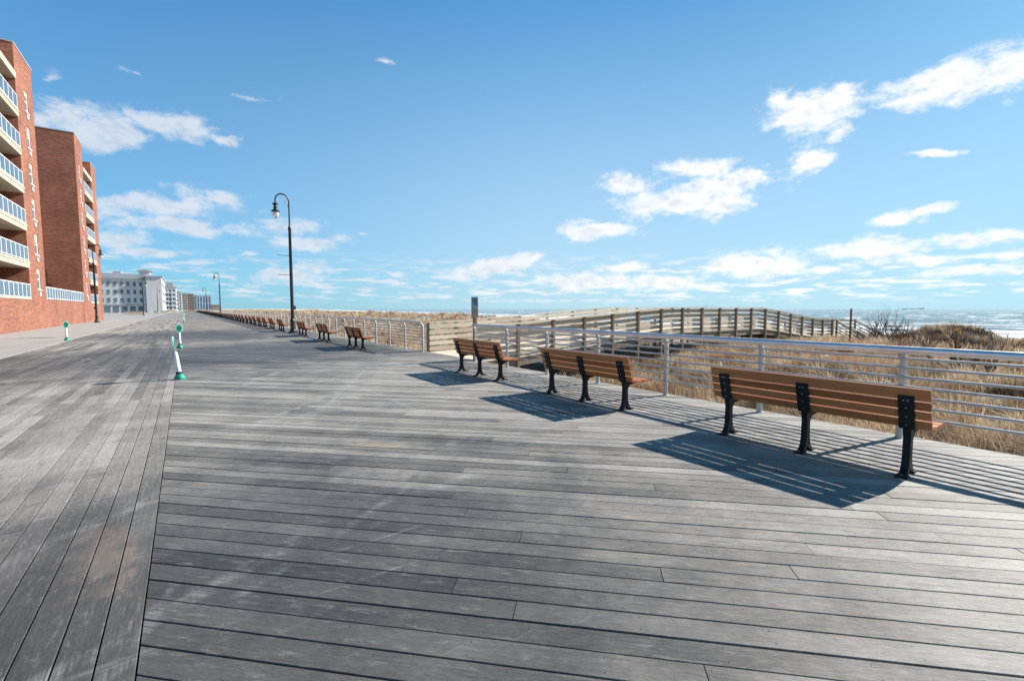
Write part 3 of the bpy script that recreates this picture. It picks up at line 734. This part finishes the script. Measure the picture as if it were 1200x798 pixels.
def balcony(y0, y1, zf, first=False):
    """zf = floor level; slab below, railing above"""
    s = MB()
    if not first: s.box(FX - 2.1, FX + .06, y0 + .003, y1 - .003, zf - .46, zf - .02, b=.015); s.box(FX - .02, FX + .10, y0 + .003, y1 - .003, zf - .14, zf - .005, b=.01)
    else: s.box(FX - .25, FX + .05, y0 + .003, y1 - .003, zf - .06, zf + .04)
    so = s.build('balcony', M['cream'], t)
    r = MB(); n = max(2, round((y1 - y0) / 1.0)); x = FX + (.0 if first else .02)
    r.box(x - .03, x + .03, y0 + .05, y1 - .05, zf + 1.02, zf + 1.07); r.box(x - .02, x + .02, y0 + .05, y1 - .05, zf + .08, zf + .12)
    for k in range(n + 1):
        yy_ = y0 + .08 + (y1 - y0 - .16) * k / n; r.box(x - .025, x + .025, yy_ - .03, yy_ + .03, zf, zf + 1.018)
    r.build('railing', M['white'], so)
    for k in range(n):
        g = MB(); a = y0 + .08 + (y1 - y0 - .16) * k / n; b_ = y0 + .08 + (y1 - y0 - .16) * (k + 1) / n
        g.box(x - .006, x + .006, a + .034, b_ - .034, zf + .124, zf + 1.016)
        g.build('glass_panel', M['bglass'], so)
    return so
def door(y0, y1, zf):
    x = FX - 2.1; f = MB()
    for a, b_ in ((y0, y0 + .09), (y1 - .09, y1), ((y0 + y1) / 2 - .05, (y0 + y1) / 2 + .05)): f.box(x + .003, x + .09, a, b_, zf, zf + 2.12)
    f.box(x + .003, x + .09, y0, y1, zf + 2.122, zf + 2.22)
    fo = f.build('balcony_door', M['white'], t)
    p = MB(); p.box(x + .003, x + .03, y0 + .092, y1 - .092, zf + .02, zf + 2.115); p.build('pane', M['bluewin'], fo)
def wing(yp0, yp1, yb0, yb1, ye0, ye1, top, top_end, first_wy, end_win):
    q = hole_pier(yp0, yp1, 2.302, top, first_wy, wz, .95, 1.55); q.build('wall', M['brick'], t)
    q = MB(); q.box(-30, FX - 2.1, yb0, yb1, 2.302, top - .6); q.build('wall', M['brick'], t)
    q = MB(); q.box(-30, FX, ye0, ye1, 2.302, top_end); q.build('wall', M['brick'], t)
    q = MB(); q.box(-30, FX + .04, yp0 - .04, yp1 + .04, top + .003, top + .10); q.box(-30, FX + .04, ye0 - .04, ye1 + .04, top_end + .003, top_end + .1); q.build('coping', M['greytrim'], t)
    for k, z in enumerate(floors): balcony(yb0, yb1, z, k == 0)
    s = MB(); s.box(FX - 2.1, FX + .06, yb0 + .003, yb1 - .003, 18.5 - .50, 18.5, b=.015); s.build('roof_slab', M['cream'], t)
    for z in floors:
        n = int((yb1 - yb0) / 4.2) or 1
        for k in range(n):
            c_ = yb0 + (yb1 - yb0) * (k + .5) / n; door(c_ - 1.0, c_ + 1.0, z)
        win(first_wy, z + 1.55)
    for z in floors:
        dv = MB(); dv.box(FX - 2.09, FX - .9, (yb0 + yb1) / 2 - .06 + 1.5, (yb0 + yb1) / 2 + .06 + 1.5, z, z + 2.0)
        dv.build('divider', M['white'], t)
wing(48.3, 53.1, 38.0, 48.3, 33.5, 38.0, 20.5, 20.5, 51.0, False)
wing(70.6, 75.2, 75.2, 81.3, 81.3, 85.0, 21.0, 20.5, 73.0, True)
# terrace railing between the wings
r = MB(); gl = []
r.box(FX - .05, FX + .0, 53.3, 70.4, 3.32, 3.38); r.box(FX - .04, FX - .01, 53.3, 70.4, 2.40, 2.45)
for k in range(18):
    y = 53.35 + 17.0 * k / 17; r.box(FX - .05, FX - .002, y - .04, y + .04, 2.302, 3.318)
    if k < 17: gl.append(MB()); gl[-1].box(FX - .03, FX - .02, y + .044, y + .956, 2.454, 3.316)
ro = r.build('terrace_railing', M['white'], t)
for g in gl: g.build('glass_panel', M['bglass'], ro)
q = MB(); q.box(-33, -24, 53.2, 70.5, 2.302, 17.5); q.build('rear_wall', M['brick'], t)

# ------------------------------------------------------------------ far buildings
def far_window_grid(root, faces, wm, name='window'):
    pr = {}
    for (axis, c, a0, a1, z0, z1, cols, rows, w, h) in faces:
        for i in range(cols):
            for j in range(rows):
                u = a0 + (a1 - a0) * (i + .5) / cols; z = z0 + (z1 - z0) * (j + .5) / rows
                key = (axis, w, h)
                if key not in pr:
                    m = MB(); d = .12
                    if axis == 'y': m.box(-w / 2, w / 2, -.06, d, -h / 2, h / 2); m.box(-w / 2 - .08, w / 2 + .08, -.12, -.061, -h / 2 - .15, -h / 2 - .02, 1)
                    else: m.box(-d, .06, -w / 2, w / 2, -h / 2, h / 2); m.box(.061, .12, -w / 2 - .08, w / 2 + .08, -h / 2 - .15, -h / 2 - .02, 1)
                    o = pr[key] = m.build(name, [wm, M['greytrim']], root)
                else: o = pr[key].copy(); COL.objects.link(o); o.parent = root
                o.location = (u, c, z) if axis == 'y' else (c, u, z)
# grey white hotel with a projecting end wing
t = thing('hotel_building', 'grey white five storey hotel with small windows and a roof cupola, beyond the brick building', 'building', (0, 0, -.5))
q = MB(); q.box(-75, -11.9, 231.5, 262, 0, 13.6); q.build('wall', M['gwhite'], t)
q = MB(); q.box(-11.9, -7.0, 230, 275, 0, 14.6); q.build('end_wing', M['gwhite'], t)
q = MB(); q.box(-75.3, -11.91, 230.9, 262.4, 13.603, 14.2); q.box(-74, -11.92, 234.5, 261, 14.203, 15.8); q.build('roof', M['greytrim'], t)
q = MB(); q.box(-12.3, -6.6, 229.6, 275.4, 14.603, 15.1); q.build('cornice', M['greytrim'], t)
q = MB(); q.box(-14.2, -10.8, 238, 242, 15.803, 17.3); cu = q.build('cupola', M['gwhite'], t)
q = MB(); q.add([(-15.0, 237.2, 17.3), (-10.0, 237.2, 17.3), (-10.0, 242.8, 17.3), (-15.0, 242.8, 17.3), (-12.5, 240, 18.5)], [(0, 1, 4), (1, 2, 4), (2, 3, 4), (3, 0, 4), (3, 2, 1, 0)]); q.build('roof', M['roofgrey'], cu)
q = MB(); q.box(-22.5, -20, 240, 243, 15.803, 17.0); q.build('chimney', M['greytrim'], t)
far_window_grid(t, [('y', 231.5, -30, -12.6, 3.9, 13.3, 9, 3, .85, 1.55)], M['greywin'])
far_window_grid(t, [('y', 231.5, -30, -12.6, .2, 3.6, 7, 1, 1.7, 2.4)], M['greywin'], 'shopfront')
far_window_grid(t, [('x', -7.0, 231, 274, 3.6, 13.6, 9, 3, 1.0, 1.5)], M['glass'])
q = MB(); q.box(-75, -11.92, 231.25, 231.498, 3.55, 3.85); q.build('string_course', M['greytrim'], t)
def far_building(name, label, x0, x1, y0, y1, top, wall, wm, cols, rows, w, h, side=True, roof=True, z0=-.5, extra=None):
    t = thing(name, label, 'building', (0, 0, z0))
    q = MB(); q.box(x0, x1, y0, y1, 0, top); q.build('wall', wall, t)
    if roof: q = MB(); q.box(x0 - .3, x1 + .3, y0 - .3, y1 + .3, top + .003, top + .6); q.build('roof', M['greytrim'], t)
    fc = [('y', y0, x0 + .2, x1 - .2, top * .08, top * .95, cols, rows, w, h)]
    if side: fc.append(('x', x1, y0 + 1, y1 - 1, top * .08, top * .95, max(3, int((y1 - y0) / 5)), rows, w * 1.3, h))
    far_window_grid(t, fc, wm); return t
b = far_building('apartment_block', 'white apartment block with dark balcony bays, right of the grey white hotel', -9.2, -3.4, 330, 372, 14.2, M['wrender'], M['glass'], 3, 5, 1.25, 1.7)
for j in range(5):
    z = 14.2 * (.08 + .87 * (j + .5) / 5) - 1.1
    for i in range(2): q = MB(); q.box(-9.0 + 3.0 * i, -6.6 + 3.0 * i, 328.9, 329.95, z, z + .8); q.build('balcony', M['wrender'], b)
q = MB(); q.box(-8.4, -4.6, 336, 350, 14.81, 17.6); q.build('penthouse', M['greytrim'], b)
far_building('apartment_block', 'narrow white block squeezed before the brown towers', -4.9, -1.2, 450, 480, 15.0, M['wrender'], M['glass'], 2, 6, .9, 1.4)
far_building('apartment_block', 'red brown tower, left of the two brown towers at the end of the boardwalk', -2.6, 3.0, 556, 590, 17.0, M['tan'], M['glass'], 3, 6, 1.1, 1.4)
far_building('apartment_block', 'dark brown tower, right of the two brown towers at the end of the boardwalk', 3.3, 8.2, 570, 600, 17.0, M['brown'], M['glass'], 3, 6, 1.1, 1.6)
far_building('apartment_block', 'slim grey block between the brown tower and the blue glazed building', 8.9, 12.4, 660, 690, 17.5, M['greytrim'], M['glass'], 2, 6, 1.0, 1.6)
far_building('apartment_block', 'pale blue building with tall glazed bays at the end of the bench row', 12.8, 28.0, 690, 740, 18.0, M['bluegrey'], M['bluewin'], 5, 2, 1.7, 7.0)
far_building('beach_house', 'low tan flat building on the dunes, far right of the distant skyline', 25.0, 32.0, 600, 625, 6.2, M['tan'], M['glass'], 4, 2, 1.0, 1.4)
far_building('apartment_block', 'pale block hidden behind the white apartment block with only its roof showing', -14, -5.2, 400, 440, 17.5, M['wrender'], M['glass'], 4, 6, 1.0, 1.4)
# low walls and planters in front of the hotel
wl = [(-12.5, -8.4, 152, 'low pale wall standing between the two small lamps'), (-7.6, -6.4, 176, 'small pale concrete planter right of the low wall'), (-6.6, -5.0, 205, 'pale planter box near the vanishing end of the pavement'), (-5.6, -3.4, 262, 'pale barrier block at the far end of the boardwalk')]
for a, b_, y, lab in wl:
    q = MB(); q.box(a, b_, y, y + 1.6, -.2, .85, b=.03); q.box(a - .06, b_ + .06, y - .06, y + 1.66, .853, .93, b=.02)
    tag(q.build('low_wall', M['cream']), lab, 'wall')
for i in range(7):
    q = MB(); x = -15.5 + i * .95; q.tube([(0, -.3, 0), (0, -.3, .65)] + [(0, -.3 * math.cos(a), .65 + .2 * math.sin(a)) for a in [PI * k / 8 for k in range(1, 8)]] + [(0, .3, .65), (0, .3, 0)], .03, 6)
    if i == 0: r0 = tag(q.build('bicycle_rack', M['alup'], None, True, (x, 118, 0)), 'small metal hoop rack in the row on the pavement past the brick building', 'bike rack', 'hoop racks past the brick building'); r0.rotation_euler = (0, 0, .9)
    else: c = r0.copy(); COL.objects.link(c); c.location = (x, 118 + i * .3, 0)

# ------------------------------------------------------------------ dune vegetation
def blades(px, py, pz, nb, lmin, lmax, wid, tone, lean=(.35, .2), spread=.12, flat=.55):
    """px.. arrays of tuft bases; returns V,F(tri),col"""
    n = len(px); N = n * nb; i = np.repeat(np.arange(n), nb)
    a = RNG.uniform(0, 2 * PI, N); rr = RNG.uniform(0, 1, N) ** .7 * spread
    sc = RNG.uniform(.75, 1.25, n)[i]
    L = RNG.uniform(lmin, lmax, N) * sc
    bx = px[i] + np.cos(a) * rr; by = py[i] + np.sin(a) * rr; bz = pz[i] - .03
    k = RNG.uniform(.15, 1.0, N) * flat
    dx = np.cos(a) * k + lean[0] * RNG.uniform(.3, 1.3, N) + RNG.normal(0, .18, N); dy = np.sin(a) * k + lean[1] * RNG.uniform(.3, 1.3, N) + RNG.normal(0, .18, N)
    h = np.sqrt(dx * dx + dy * dy); up = 1 / np.sqrt(1 + h * h)
    wa = RNG.uniform(0, 2 * PI, N); wx = np.cos(wa) * wid * .5; wy = np.sin(wa) * wid * .5
    m1 = .55
    x1 = bx + dx * L * up * m1 * .8; y1 = by + dy * L * up * m1 * .8; z1 = bz + L * m1 * up * 1.12
    x2 = bx + dx * L * up * 1.1; y2 = by + dy * L * up * 1.1; z2 = bz + L * up * (1.02 - .25 * np.minimum(h, 1.2))
    V = np.empty((N, 5, 3))
    V[:, 0] = np.stack([bx - wx, by - wy, bz], -1); V[:, 1] = np.stack([bx + wx, by + wy, bz], -1)
    V[:, 2] = np.stack([x1 - wx * .8, y1 - wy * .8, z1], -1); V[:, 3] = np.stack([x1 + wx * .8, y1 + wy * .8, z1], -1); V[:, 4] = np.stack([x2, y2, z2], -1)
    o = (np.arange(N) * 5)[:, None]
    F = np.concatenate([o + np.array([[0, 1, 3]]), o + np.array([[0, 3, 2]]), o + np.array([[2, 3, 4]])], 1).reshape(-1, 3)
    C = np.repeat((tone[i] * RNG.uniform(.8, 1.2, (N, 1)))[:, None, :], 5, 1)
    return V.reshape(-1, 3), F, C.reshape(-1, 3)
PAL = np.array([(.56, .455, .325), (.46, .36, .245), (.66, .56, .42), (.28, .195, .125), (.38, .305, .165), (.15, .105, .072)])
def scatter(n, x0, x1, y0, y1, keep):
    x = RNG.uniform(x0, x1, n); y = RNG.uniform(y0, y1, n); ok = keep(x, y); return x[ok], y[ok]
def patch(x, y, wl, th, o=0): return bumps(x, y, wl, 6, o) > th
parts = []
def put(x, y, nb, l0, l1, wid, probs, lean=(-.35, .30), spread=.12, flat=.5):
    tone = PAL[RNG.choice(6, len(x), p=probs)]
    # clumps of their own colour
    tone = tone * (1 + .24 * bumps(x, y, 2.2, 6, 4))[:, None]
    dk = sst(.35, .95, bumps(x, y, 1.7, 6, 6)); rust = sst(.5, 1.1, bumps(x, y, 2.6, 6, 9))
    tone = tone * (1 - .64 * dk)[:, None]; tone = tone * (1 - rust[:, None] * np.array([.12, .34, .5]))
    parts.append(blades(x, y, T(x, y), nb, l0, l1, wid, np.clip(tone * np.array([1.06, .98, .93]), .03, .75), lean, spread, flat))
noramp = lambda x, y: ~((y > 11.5) & (y < 15.45) & (x < 38))
def under(x, y): return ~((y > 10.6) & (y < 15.4) & (x < 16.5))
x, y = scatter(6800, 7.25, 15, -6, 12.2, lambda x, y: noramp(x, y) & under(x, y) & patch(x, y, 1.3, -.25)); put(x, y, 26, .24, .55, .0075, [.25, .20, .20, .14, .09, .12], (-.55, .35), .10, .7)
x, y = scatter(7500, 15, 26, -4, 13, lambda x, y: noramp(x, y) & patch(x, y, 1.6, -.35)); put(x, y, 22, .28, .60, .011, [.28, .20, .26, .12, .07, .07], (-.55, .35), .12, .7)
x, y = scatter(8500, 26, 44, -8, 24, lambda x, y: noramp(x, y) & patch(x, y, 2.4, -.45)); put(x, y, 16, .30, .58, .016, [.28, .20, .30, .11, .05, .06], (-.5, .3), .14, .6)
x, y = scatter(5200, 7.3, 22, 15.5, 34, lambda x, y: patch(x, y, 2.6, -.15)); put(x, y, 16, .22, .46, .012, [.30, .22, .30, .08, .05, .05])
x, y = scatter(6000, 8, 34, 30, 80, lambda x, y: patch(x, y, 5, .0)); put(x, y, 14, .28, .55, .022, [.34, .16, .38, .06, .04, .02])
x, y = scatter(6000, 8, 40, 80, 240, lambda x, y: patch(x, y, 9, .1)); put(x, y, 10, .38, .7, .05, [.36, .14, .42, .04, .04, .0])
x, y = scatter(480, 8, 26, -5, 11, lambda x, y: under(x, y)); put(x, y, 70, .42, .78, .010, [.40, .15, .35, .04, .06, 0], (-.5, .35), .20, .9)
x, y = scatter(260, 7.4, 18, -5, 11, lambda x, y: under(x, y)); put(x, y, 60, .25, .5, .009, [0, .1, 0, .4, .1, .4], (-.1, .1), .28, 1.3)
V = np.concatenate([p[0] for p in parts]); C = np.concatenate([p[2] for p in parts]); o = 0; Fs = []
for p in parts: Fs.append(p[1] + o); o += len(p[0])
tag(np_mesh('dune_grass', V, np.concatenate(Fs), M['grass'], col=C), 'dry straw coloured grass covering the dunes behind the railing', 'grass', kind='stuff')

def shrub(x, y, hgt, wid, n, mt, label, seed, fine=1.0):
    r = random.Random(seed); q = MB()
    def grow(p, d, L, rad, lev):
        pts = [p]; cur = p
        for k in range(4):
            d = (d + Vector((r.uniform(-.3, .3), r.uniform(-.3, .3), r.uniform(-.12, .25)))).normalized(); cur = cur + d * L / 4; pts.append(cur)
        q.tube(pts, [rad, rad * .85, rad * .7, rad * .55, rad * .4], 5 if lev == 0 else 3, caps=False)
        if lev < 3:
            for k in range(r.choice([2, 3, 3]) + (lev == 0)):
                b = pts[r.choice([2, 3, 4])]; dd = (d + Vector((r.uniform(-.9, .9), r.uniform(-.9, .9), r.uniform(-.1, .7)))).normalized()
                grow(b, dd, L * r.uniform(.5, .75), rad * .5, lev + 1)
    z = float(T(x, y)) - .05
    for i in range(n):
        a = r.uniform(0, 2 * PI); b = Vector((r.uniform(-.3, .3) * wid, r.uniform(-.3, .3) * wid, 0))
        grow(b, Vector((math.cos(a) * .55, math.sin(a) * .55, 1)).normalized(), hgt * r.uniform(.35, .6), .034 * fine, 0)
    return tag(q.build('bare_shrub', mt, None, False, (x, y, z)), label, 'shrub', 'bare shrubs in the dunes')
shrub(31.0, 8.1, 1.75, 2.4, 15, M['twig'], 'tall bare twiggy shrub right of the slim pole, twigs against the sea', 5, .9)
shrub(29.6, 8.0, 1.1, 4.0, 26, M['redtwig'], 'low reddish brown thicket at the foot of the tallest twiggy shrub', 6, .8)
shrub(29.2, 7.2, 1.0, 3.4, 14, M['redtwig'], 'reddish brown thicket left of the dark brush mound', 16, .8)
shrub(18.6, 3.35, 1.5, 1.2, 7, M['twig'], 'dark forked bare shrub in front of the dune mound', 8, 1.0)
shrub(18.2, 2.6, 1.35, 1.3, 7, M['twig'], 'dark spreading bare shrub below the right end of the dune mound', 9, 1.0)
shrub(19.5, 1.9, .95, 1.2, 6, M['twig'], 'low bare shrub at the right, nearest the frame edge behind the railing', 10, .9)
shrub(22.0, 4.6, 1.2, 2.4, 9, M['redtwig'], 'rusty brown bare thicket left of the forked dark shrub', 11, .8)
shrub(30.0, 18.0, 3.1, 1.8, 5, M['twig'], 'thin bare shrub whose twigs poke above the arched ramp railing', 12, .5)
shrub(12.6, 9.3, .55, 1.6, 10, M['twig'], 'small dark brush in the grass close behind the railing and below the ramp', 13, .6)
# brush cap of the mound
V, F, C = [], [], []
x = RNG.normal(33.4, 2.1, 900); y = RNG.normal(6.0, 1.15, 900)
v, f, c = blades(x, y, T(x, y), 14, .16, .36, .03, np.array([(.075, .065, .05)]) * RNG.uniform(.5, 1.7, (900, 1)), (-.1, .1), .2, 1.0)
tag(np_mesh('mound_brush', v, f, M['grass'], col=c), 'dark tangled brush capping the dune mound by the sea', 'brush', kind='stuff')
# bleached driftwood in the grass
q = MB(); q.tube([(0, 0, 0), (.35, .1, .12), (.7, .05, .1), (1.1, .25, .2)], [.07, .08, .06, .03], 7); q.tube([(.4, .1, .12), (.55, .4, .3)], [.05, .02], 6)
tag(q.build('driftwood', M['shell'], None, True, (19.0, 6.9, float(T(19, 6.9)) + .18)), 'bleached driftwood branch lying in the dune grass', 'driftwood')

# ------------------------------------------------------------------ person far out on the beach
def person(x, y, label):
    me = bpy.data.meshes.new('person')
    J = [(0, 0, .93), (0, 0, 1.2), (0, 0, 1.45), (0, .01, 1.56), (0, .02, 1.72), (.19, 0, 1.42), (.25, .03, 1.15), (.24, .1, .9), (-.19, 0, 1.42), (-.25, -.03, 1.15), (-.24, .02, .9), (.1, 0, .88), (.11, .12, .48), (.11, .02, .07), (.11, .18, .03), (-.1, 0, .88), (-.11, -.02, .48), (-.11, -.2, .09), (-.11, -.05, .03)]
    Ed = [(0, 1), (1, 2), (2, 3), (3, 4), (2, 5), (5, 6), (6, 7), (2, 8), (8, 9), (9, 10), (0, 11), (11, 12), (12, 13), (13, 14), (0, 15), (15, 16), (16, 17), (17, 18)]
    Rd = [.16, .16, .17, .06, .11, .08, .06, .04, .08, .06, .04, .10, .075, .05, .04, .10, .075, .05, .04]
    me.from_pydata(J, Ed, []); o = bpy.data.objects.new('person', me); COL.objects.link(o)
    me.materials.append(M['cloth'])
    s = o.modifiers.new('skin', 'SKIN'); 
    for i, r in enumerate(Rd): me.skin_vertices[0].data[i].radius = (r, r * .8)
    me.skin_vertices[0].data[0].use_root = True
    o.modifiers.new('sub', 'SUBSURF').render_levels = 1
    o.location = (x, y, float(T(x, y))); o.rotation_euler = (0, 0, .8)
    return tag(o, label, 'person')
person(146, 196, 'tiny person in dark clothes walking on the distant beach near the water')

# far low coast on the horizon
q = MB(); rr = random.Random(4)
for i in range(7):
    a = i * 62.0; q.box(8000 + a, 8055 + a, 1900 - a * .25, 1960 - a * .25, -5, rr.uniform(5, 16))
tag(q.build('distant_coast', M['white']), kind='structure')  # pale colour stands in for haze in front of the coast

# ------------------------------------------------------------------ camera
h = 1.55; YAW = math.radians(35.7056); PIT = math.radians(3.971)
fw = Vector((math.sin(YAW) * math.cos(PIT), math.cos(YAW) * math.cos(PIT), -math.sin(PIT))); rt = Vector((math.cos(YAW), -math.sin(YAW), 0)); up = rt.cross(fw)
cd = bpy.data.cameras.new('camera'); cam = bpy.data.objects.new('camera', cd); COL.objects.link(cam)
cam.matrix_world = Matrix(((rt.x, up.x, -fw.x, 0), (rt.y, up.y, -fw.y, 0), (rt.z, up.z, -fw.z, h), (0, 0, 0, 1)))
cd.sensor_width = 36; cd.lens = 36 * 533 / 1200; cd.clip_start = .05; cd.clip_end = 60000
scn.camera = cam

# ------------------------------------------------------------------ sun and sky
SD = Vector((.98, -.19, 0)).normalized(); EL = math.radians(33.7)
sv = Vector((SD.x * math.cos(EL), SD.y * math.cos(EL), math.sin(EL)))
sl = bpy.data.lights.new('sun', 'SUN'); sl.energy = 5.0; sl.angle = math.radians(.5); sl.color = (1.0, .945, .87)
so = bpy.data.objects.new('sun', sl); COL.objects.link(so); so.rotation_euler = (-sv).to_track_quat('-Z', 'Y').to_euler(); so.location = (30, -20, 40)
wd = bpy.data.worlds.new('World'); scn.world = wd; wd.use_nodes = True
t = NT(wd.node_tree); bg = wd.node_tree.nodes['Background']
D = t.node('ShaderNodeTexCoord', out='Generated'); dx, dy, dz = t.sep(D)
sky = t.node('ShaderNodeTexSky', sky_type='NISHITA', sun_disc=False, sun_elevation=EL, sun_rotation=math.atan2(SD.x, SD.y), altitude=0.0, air_density=1.0, dust_density=.35, ozone_density=2.2)
az = t.m('ARCTAN2', dx, dy); el = t.m('ARCSINE', dz)
def px2ae(x, y, F_=533.):
    d = fw * F_ + rt * (x - 600) + up * (399 - y); d.normalize(); return math.atan2(d.x, d.y), math.asin(d.z)
AE = t.comb(az, el, 0.0)
w1 = t.vm('SUBTRACT', t.noise(t.mapv(AE, sc=(9, 16, 1)), 1.0, 5, .6, out='Color'), (.5, .5, .5))
AEw = t.vm('ADD', AE, t.vm('MULTIPLY', w1, (.085, .045, 0)))
AEz = t.vm('ADD', AEw, (0.0, .006, 0.0))
# cloud list in photo-sized units: centre x, y, half width, half height, tilt (deg)
CL = [(1120, 98, 92, 24, 12), (1165, 80, 60, 23, 10), (950, 132, 52, 26, 0), (985, 110, 24, 14, 10), (985, 155, 26, 14, -15), (944, 187, 31, 15, 20), (915, 120, 20, 10, 0),
      (800, 238, 84, 14, 5), (840, 222, 46, 13, 6), (815, 199, 42, 12, 0), (875, 208, 34, 12, 8), (735, 214, 30, 12, -8), (700, 270, 38, 9, 0), (1040, 255, 34, 8, 4), (1078, 247, 31, 5, 8), (1097, 179, 31, 4, 0), (1150, 277, 55, 10, 3), (1020, 292, 62, 11, 4), (1085, 305, 40, 7, 4), (885, 308, 62, 14, 5), (1150, 318, 70, 7, 3), (1180, 300, 28, 6, 3), (970, 318, 26, 6, 0),
      (575, 315, 60, 9, 6), (618, 300, 26, 7, 8), (535, 326, 24, 6, 0), (690, 330, 60, 9, 0), (775, 332, 62, 8, 0), (728, 311, 31, 5, 0), (640, 326, 24, 5, 0),
      (105, 145, 62, 24, -12), (130, 165, 40, 12, 0), (205, 148, 44, 14, -4), (262, 162, 26, 6, -12), (230, 168, 16, 8, 0), (190, 240, 85, 16, 0), (255, 232, 26, 9, 0), (215, 266, 72, 9, -4), (140, 282, 36, 10, 0), (350, 263, 34, 8, -3), (365, 284, 42, 8, 0), (370, 312, 26, 8, 0), (330, 325, 44, 8, 0), (300, 118, 34, 5, 0), (165, 295, 50, 6, 0), (60, 90, 30, 10, 0), (455, 70, 18, 5, -10), (425, 277, 14, 4, 0), (285, 297, 12, 4, 0), (150, 80, 24, 6, -10)]
def cloud_d(vec):
    cur = None
    for x, y, hw, hh, tl in CL:
        a0, e0 = px2ae(x, y); a1, e1 = px2ae(x + hw, y); a2, e2 = px2ae(x, y - hh)
        ra = math.hypot(a1 - a0, e1 - e0) * 1.18; re = math.hypot(a2 - a0, e2 - e0) * 1.3
        rot = math.atan2(e1 - e0, a1 - a0) + math.radians(tl)
        m = t.mapv(vec, loc=(a0, e0, 0), rot=(0, 0, rot), sc=(ra, re, 1), typ='TEXTURE')
        L = t.vm('LENGTH', m, out=1)
        if hw < 30 or (y < 130 and x < 500): L = t.m('ADD', L, .55 if (hw < 18 or y < 130 and x < 500) else .2)
        cur = L if cur is None else t.m('MINIMUM', cur, L)
    return cur
nf = t.noise(t.mapv(AE, sc=(26, 44, 1)), 1.0, 11, .66, .15)
nc = t.noise(t.mapv(AE, sc=(11, 22, 1)), 1.0, 4, .55, .4)
nb = t.noise(t.mapv(AE, sc=(5, 9, 1)), 1.0, 3, .5)
d = cloud_d(AEw)
dn = t.m('ADD', t.m('SUBTRACT', 1.0, d), t.m('ADD', t.m('MULTIPLY', t.m('SUBTRACT', nf, .5), 2.0), t.m('MULTIPLY', t.m('SUBTRACT', nc, .5), 1.6)))
left = t.step(az, -.35, .9, .82, 1.0)
cov = t.m('MULTIPLY', t.step(dn, -.16, .72), t.m('MULTIPLY', left, t.step(nb, .25, .6, .82, 1.0)))
# rows of small distant clouds low over the sea
lowv = t.mapv(AE, sc=(15, 95, 1)); ln = t.noise(lowv, 1.0, 9, .62, .2)
band = t.m('MULTIPLY', t.step(el, .004, .03), t.step(el, .06, .13, 1, 0))
low = t.m('MULTIPLY', band, t.step(ln, .47, .64, 0, .85))
# general scatter for the sky behind
gen = t.m('MULTIPLY', t.step(t.noise(t.mapv(AE, sc=(3.2, 8, 1)), 1.0, 7, .6, .3), .6, .74), t.m('MULTIPLY', t.step(t.m('ABSOLUTE', t.m('SUBTRACT', az, math.radians(35.7))), 1.0, 1.4), t.step(el, .02, .1)))
cov = t.m('MAXIMUM', t.m('MAXIMUM', cov, low), gen)
# cloud undersides: density sampled a little higher up
nf2 = t.noise(t.mapv(t.vm('ADD', AE, (.012, .02, 0)), sc=(24, 44, 1)), 1.0, 5, .6, .25)
shade = t.m('MULTIPLY', t.step(t.m('ADD', t.m('MULTIPLY', t.m('SUBTRACT', nf2, nf), 1.4), t.m('MULTIPLY', dn, .30)), .06, .60), .75)
ccol = t.mix(shade, (9.3, 9.35, 9.4), (6.2, 6.7, 7.3))
ccol = t.mix(t.step(az, .1, 1.2), t.vm('MULTIPLY', ccol, (.72, .76, .82)), ccol)
hz = t.m('MULTIPLY', t.step(el, -.06, .80, 1, 0), t.step(az, -.30, .85, .40, 1.04))
skc = t.node('ShaderNodeGamma', {'Color': t.vm('MULTIPLY', sky, (.52, .84, 1.10)), 'Gamma': .68})
skc = t.vm('MULTIPLY', skc, (.34, 1.60, 2.14))
zen = t.m('MULTIPLY', t.step(el, .55, 1.25, 1.0, .55), t.m('SUBTRACT', 1.0, t.m('MULTIPLY', t.m('MULTIPLY', t.step(az, .5, 1.25), t.step(el, .10, .42)), .16))); skc = t.vm('MULTIPLY', skc, t.comb(zen, zen, zen))  # high sky, mostly above the view, dimmed to deepen the shadows
skc = t.mix(t.m('MULTIPLY', hz, .78, clamp=True), skc, (5.25, 6.9, 7.9))
fin = t.mix(cov, skc, ccol)
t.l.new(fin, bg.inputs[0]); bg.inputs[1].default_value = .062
vs_ = scn.view_settings; vs_.view_transform = 'Standard'; vs_.look = 'None'; vs_.exposure = 0.92; vs_.gamma = 1; vs_.use_curve_mapping = False
scn.cycles.max_bounces = 6; scn.cycles.transparent_max_bounces = 8; scn.cycles.use_denoising = True
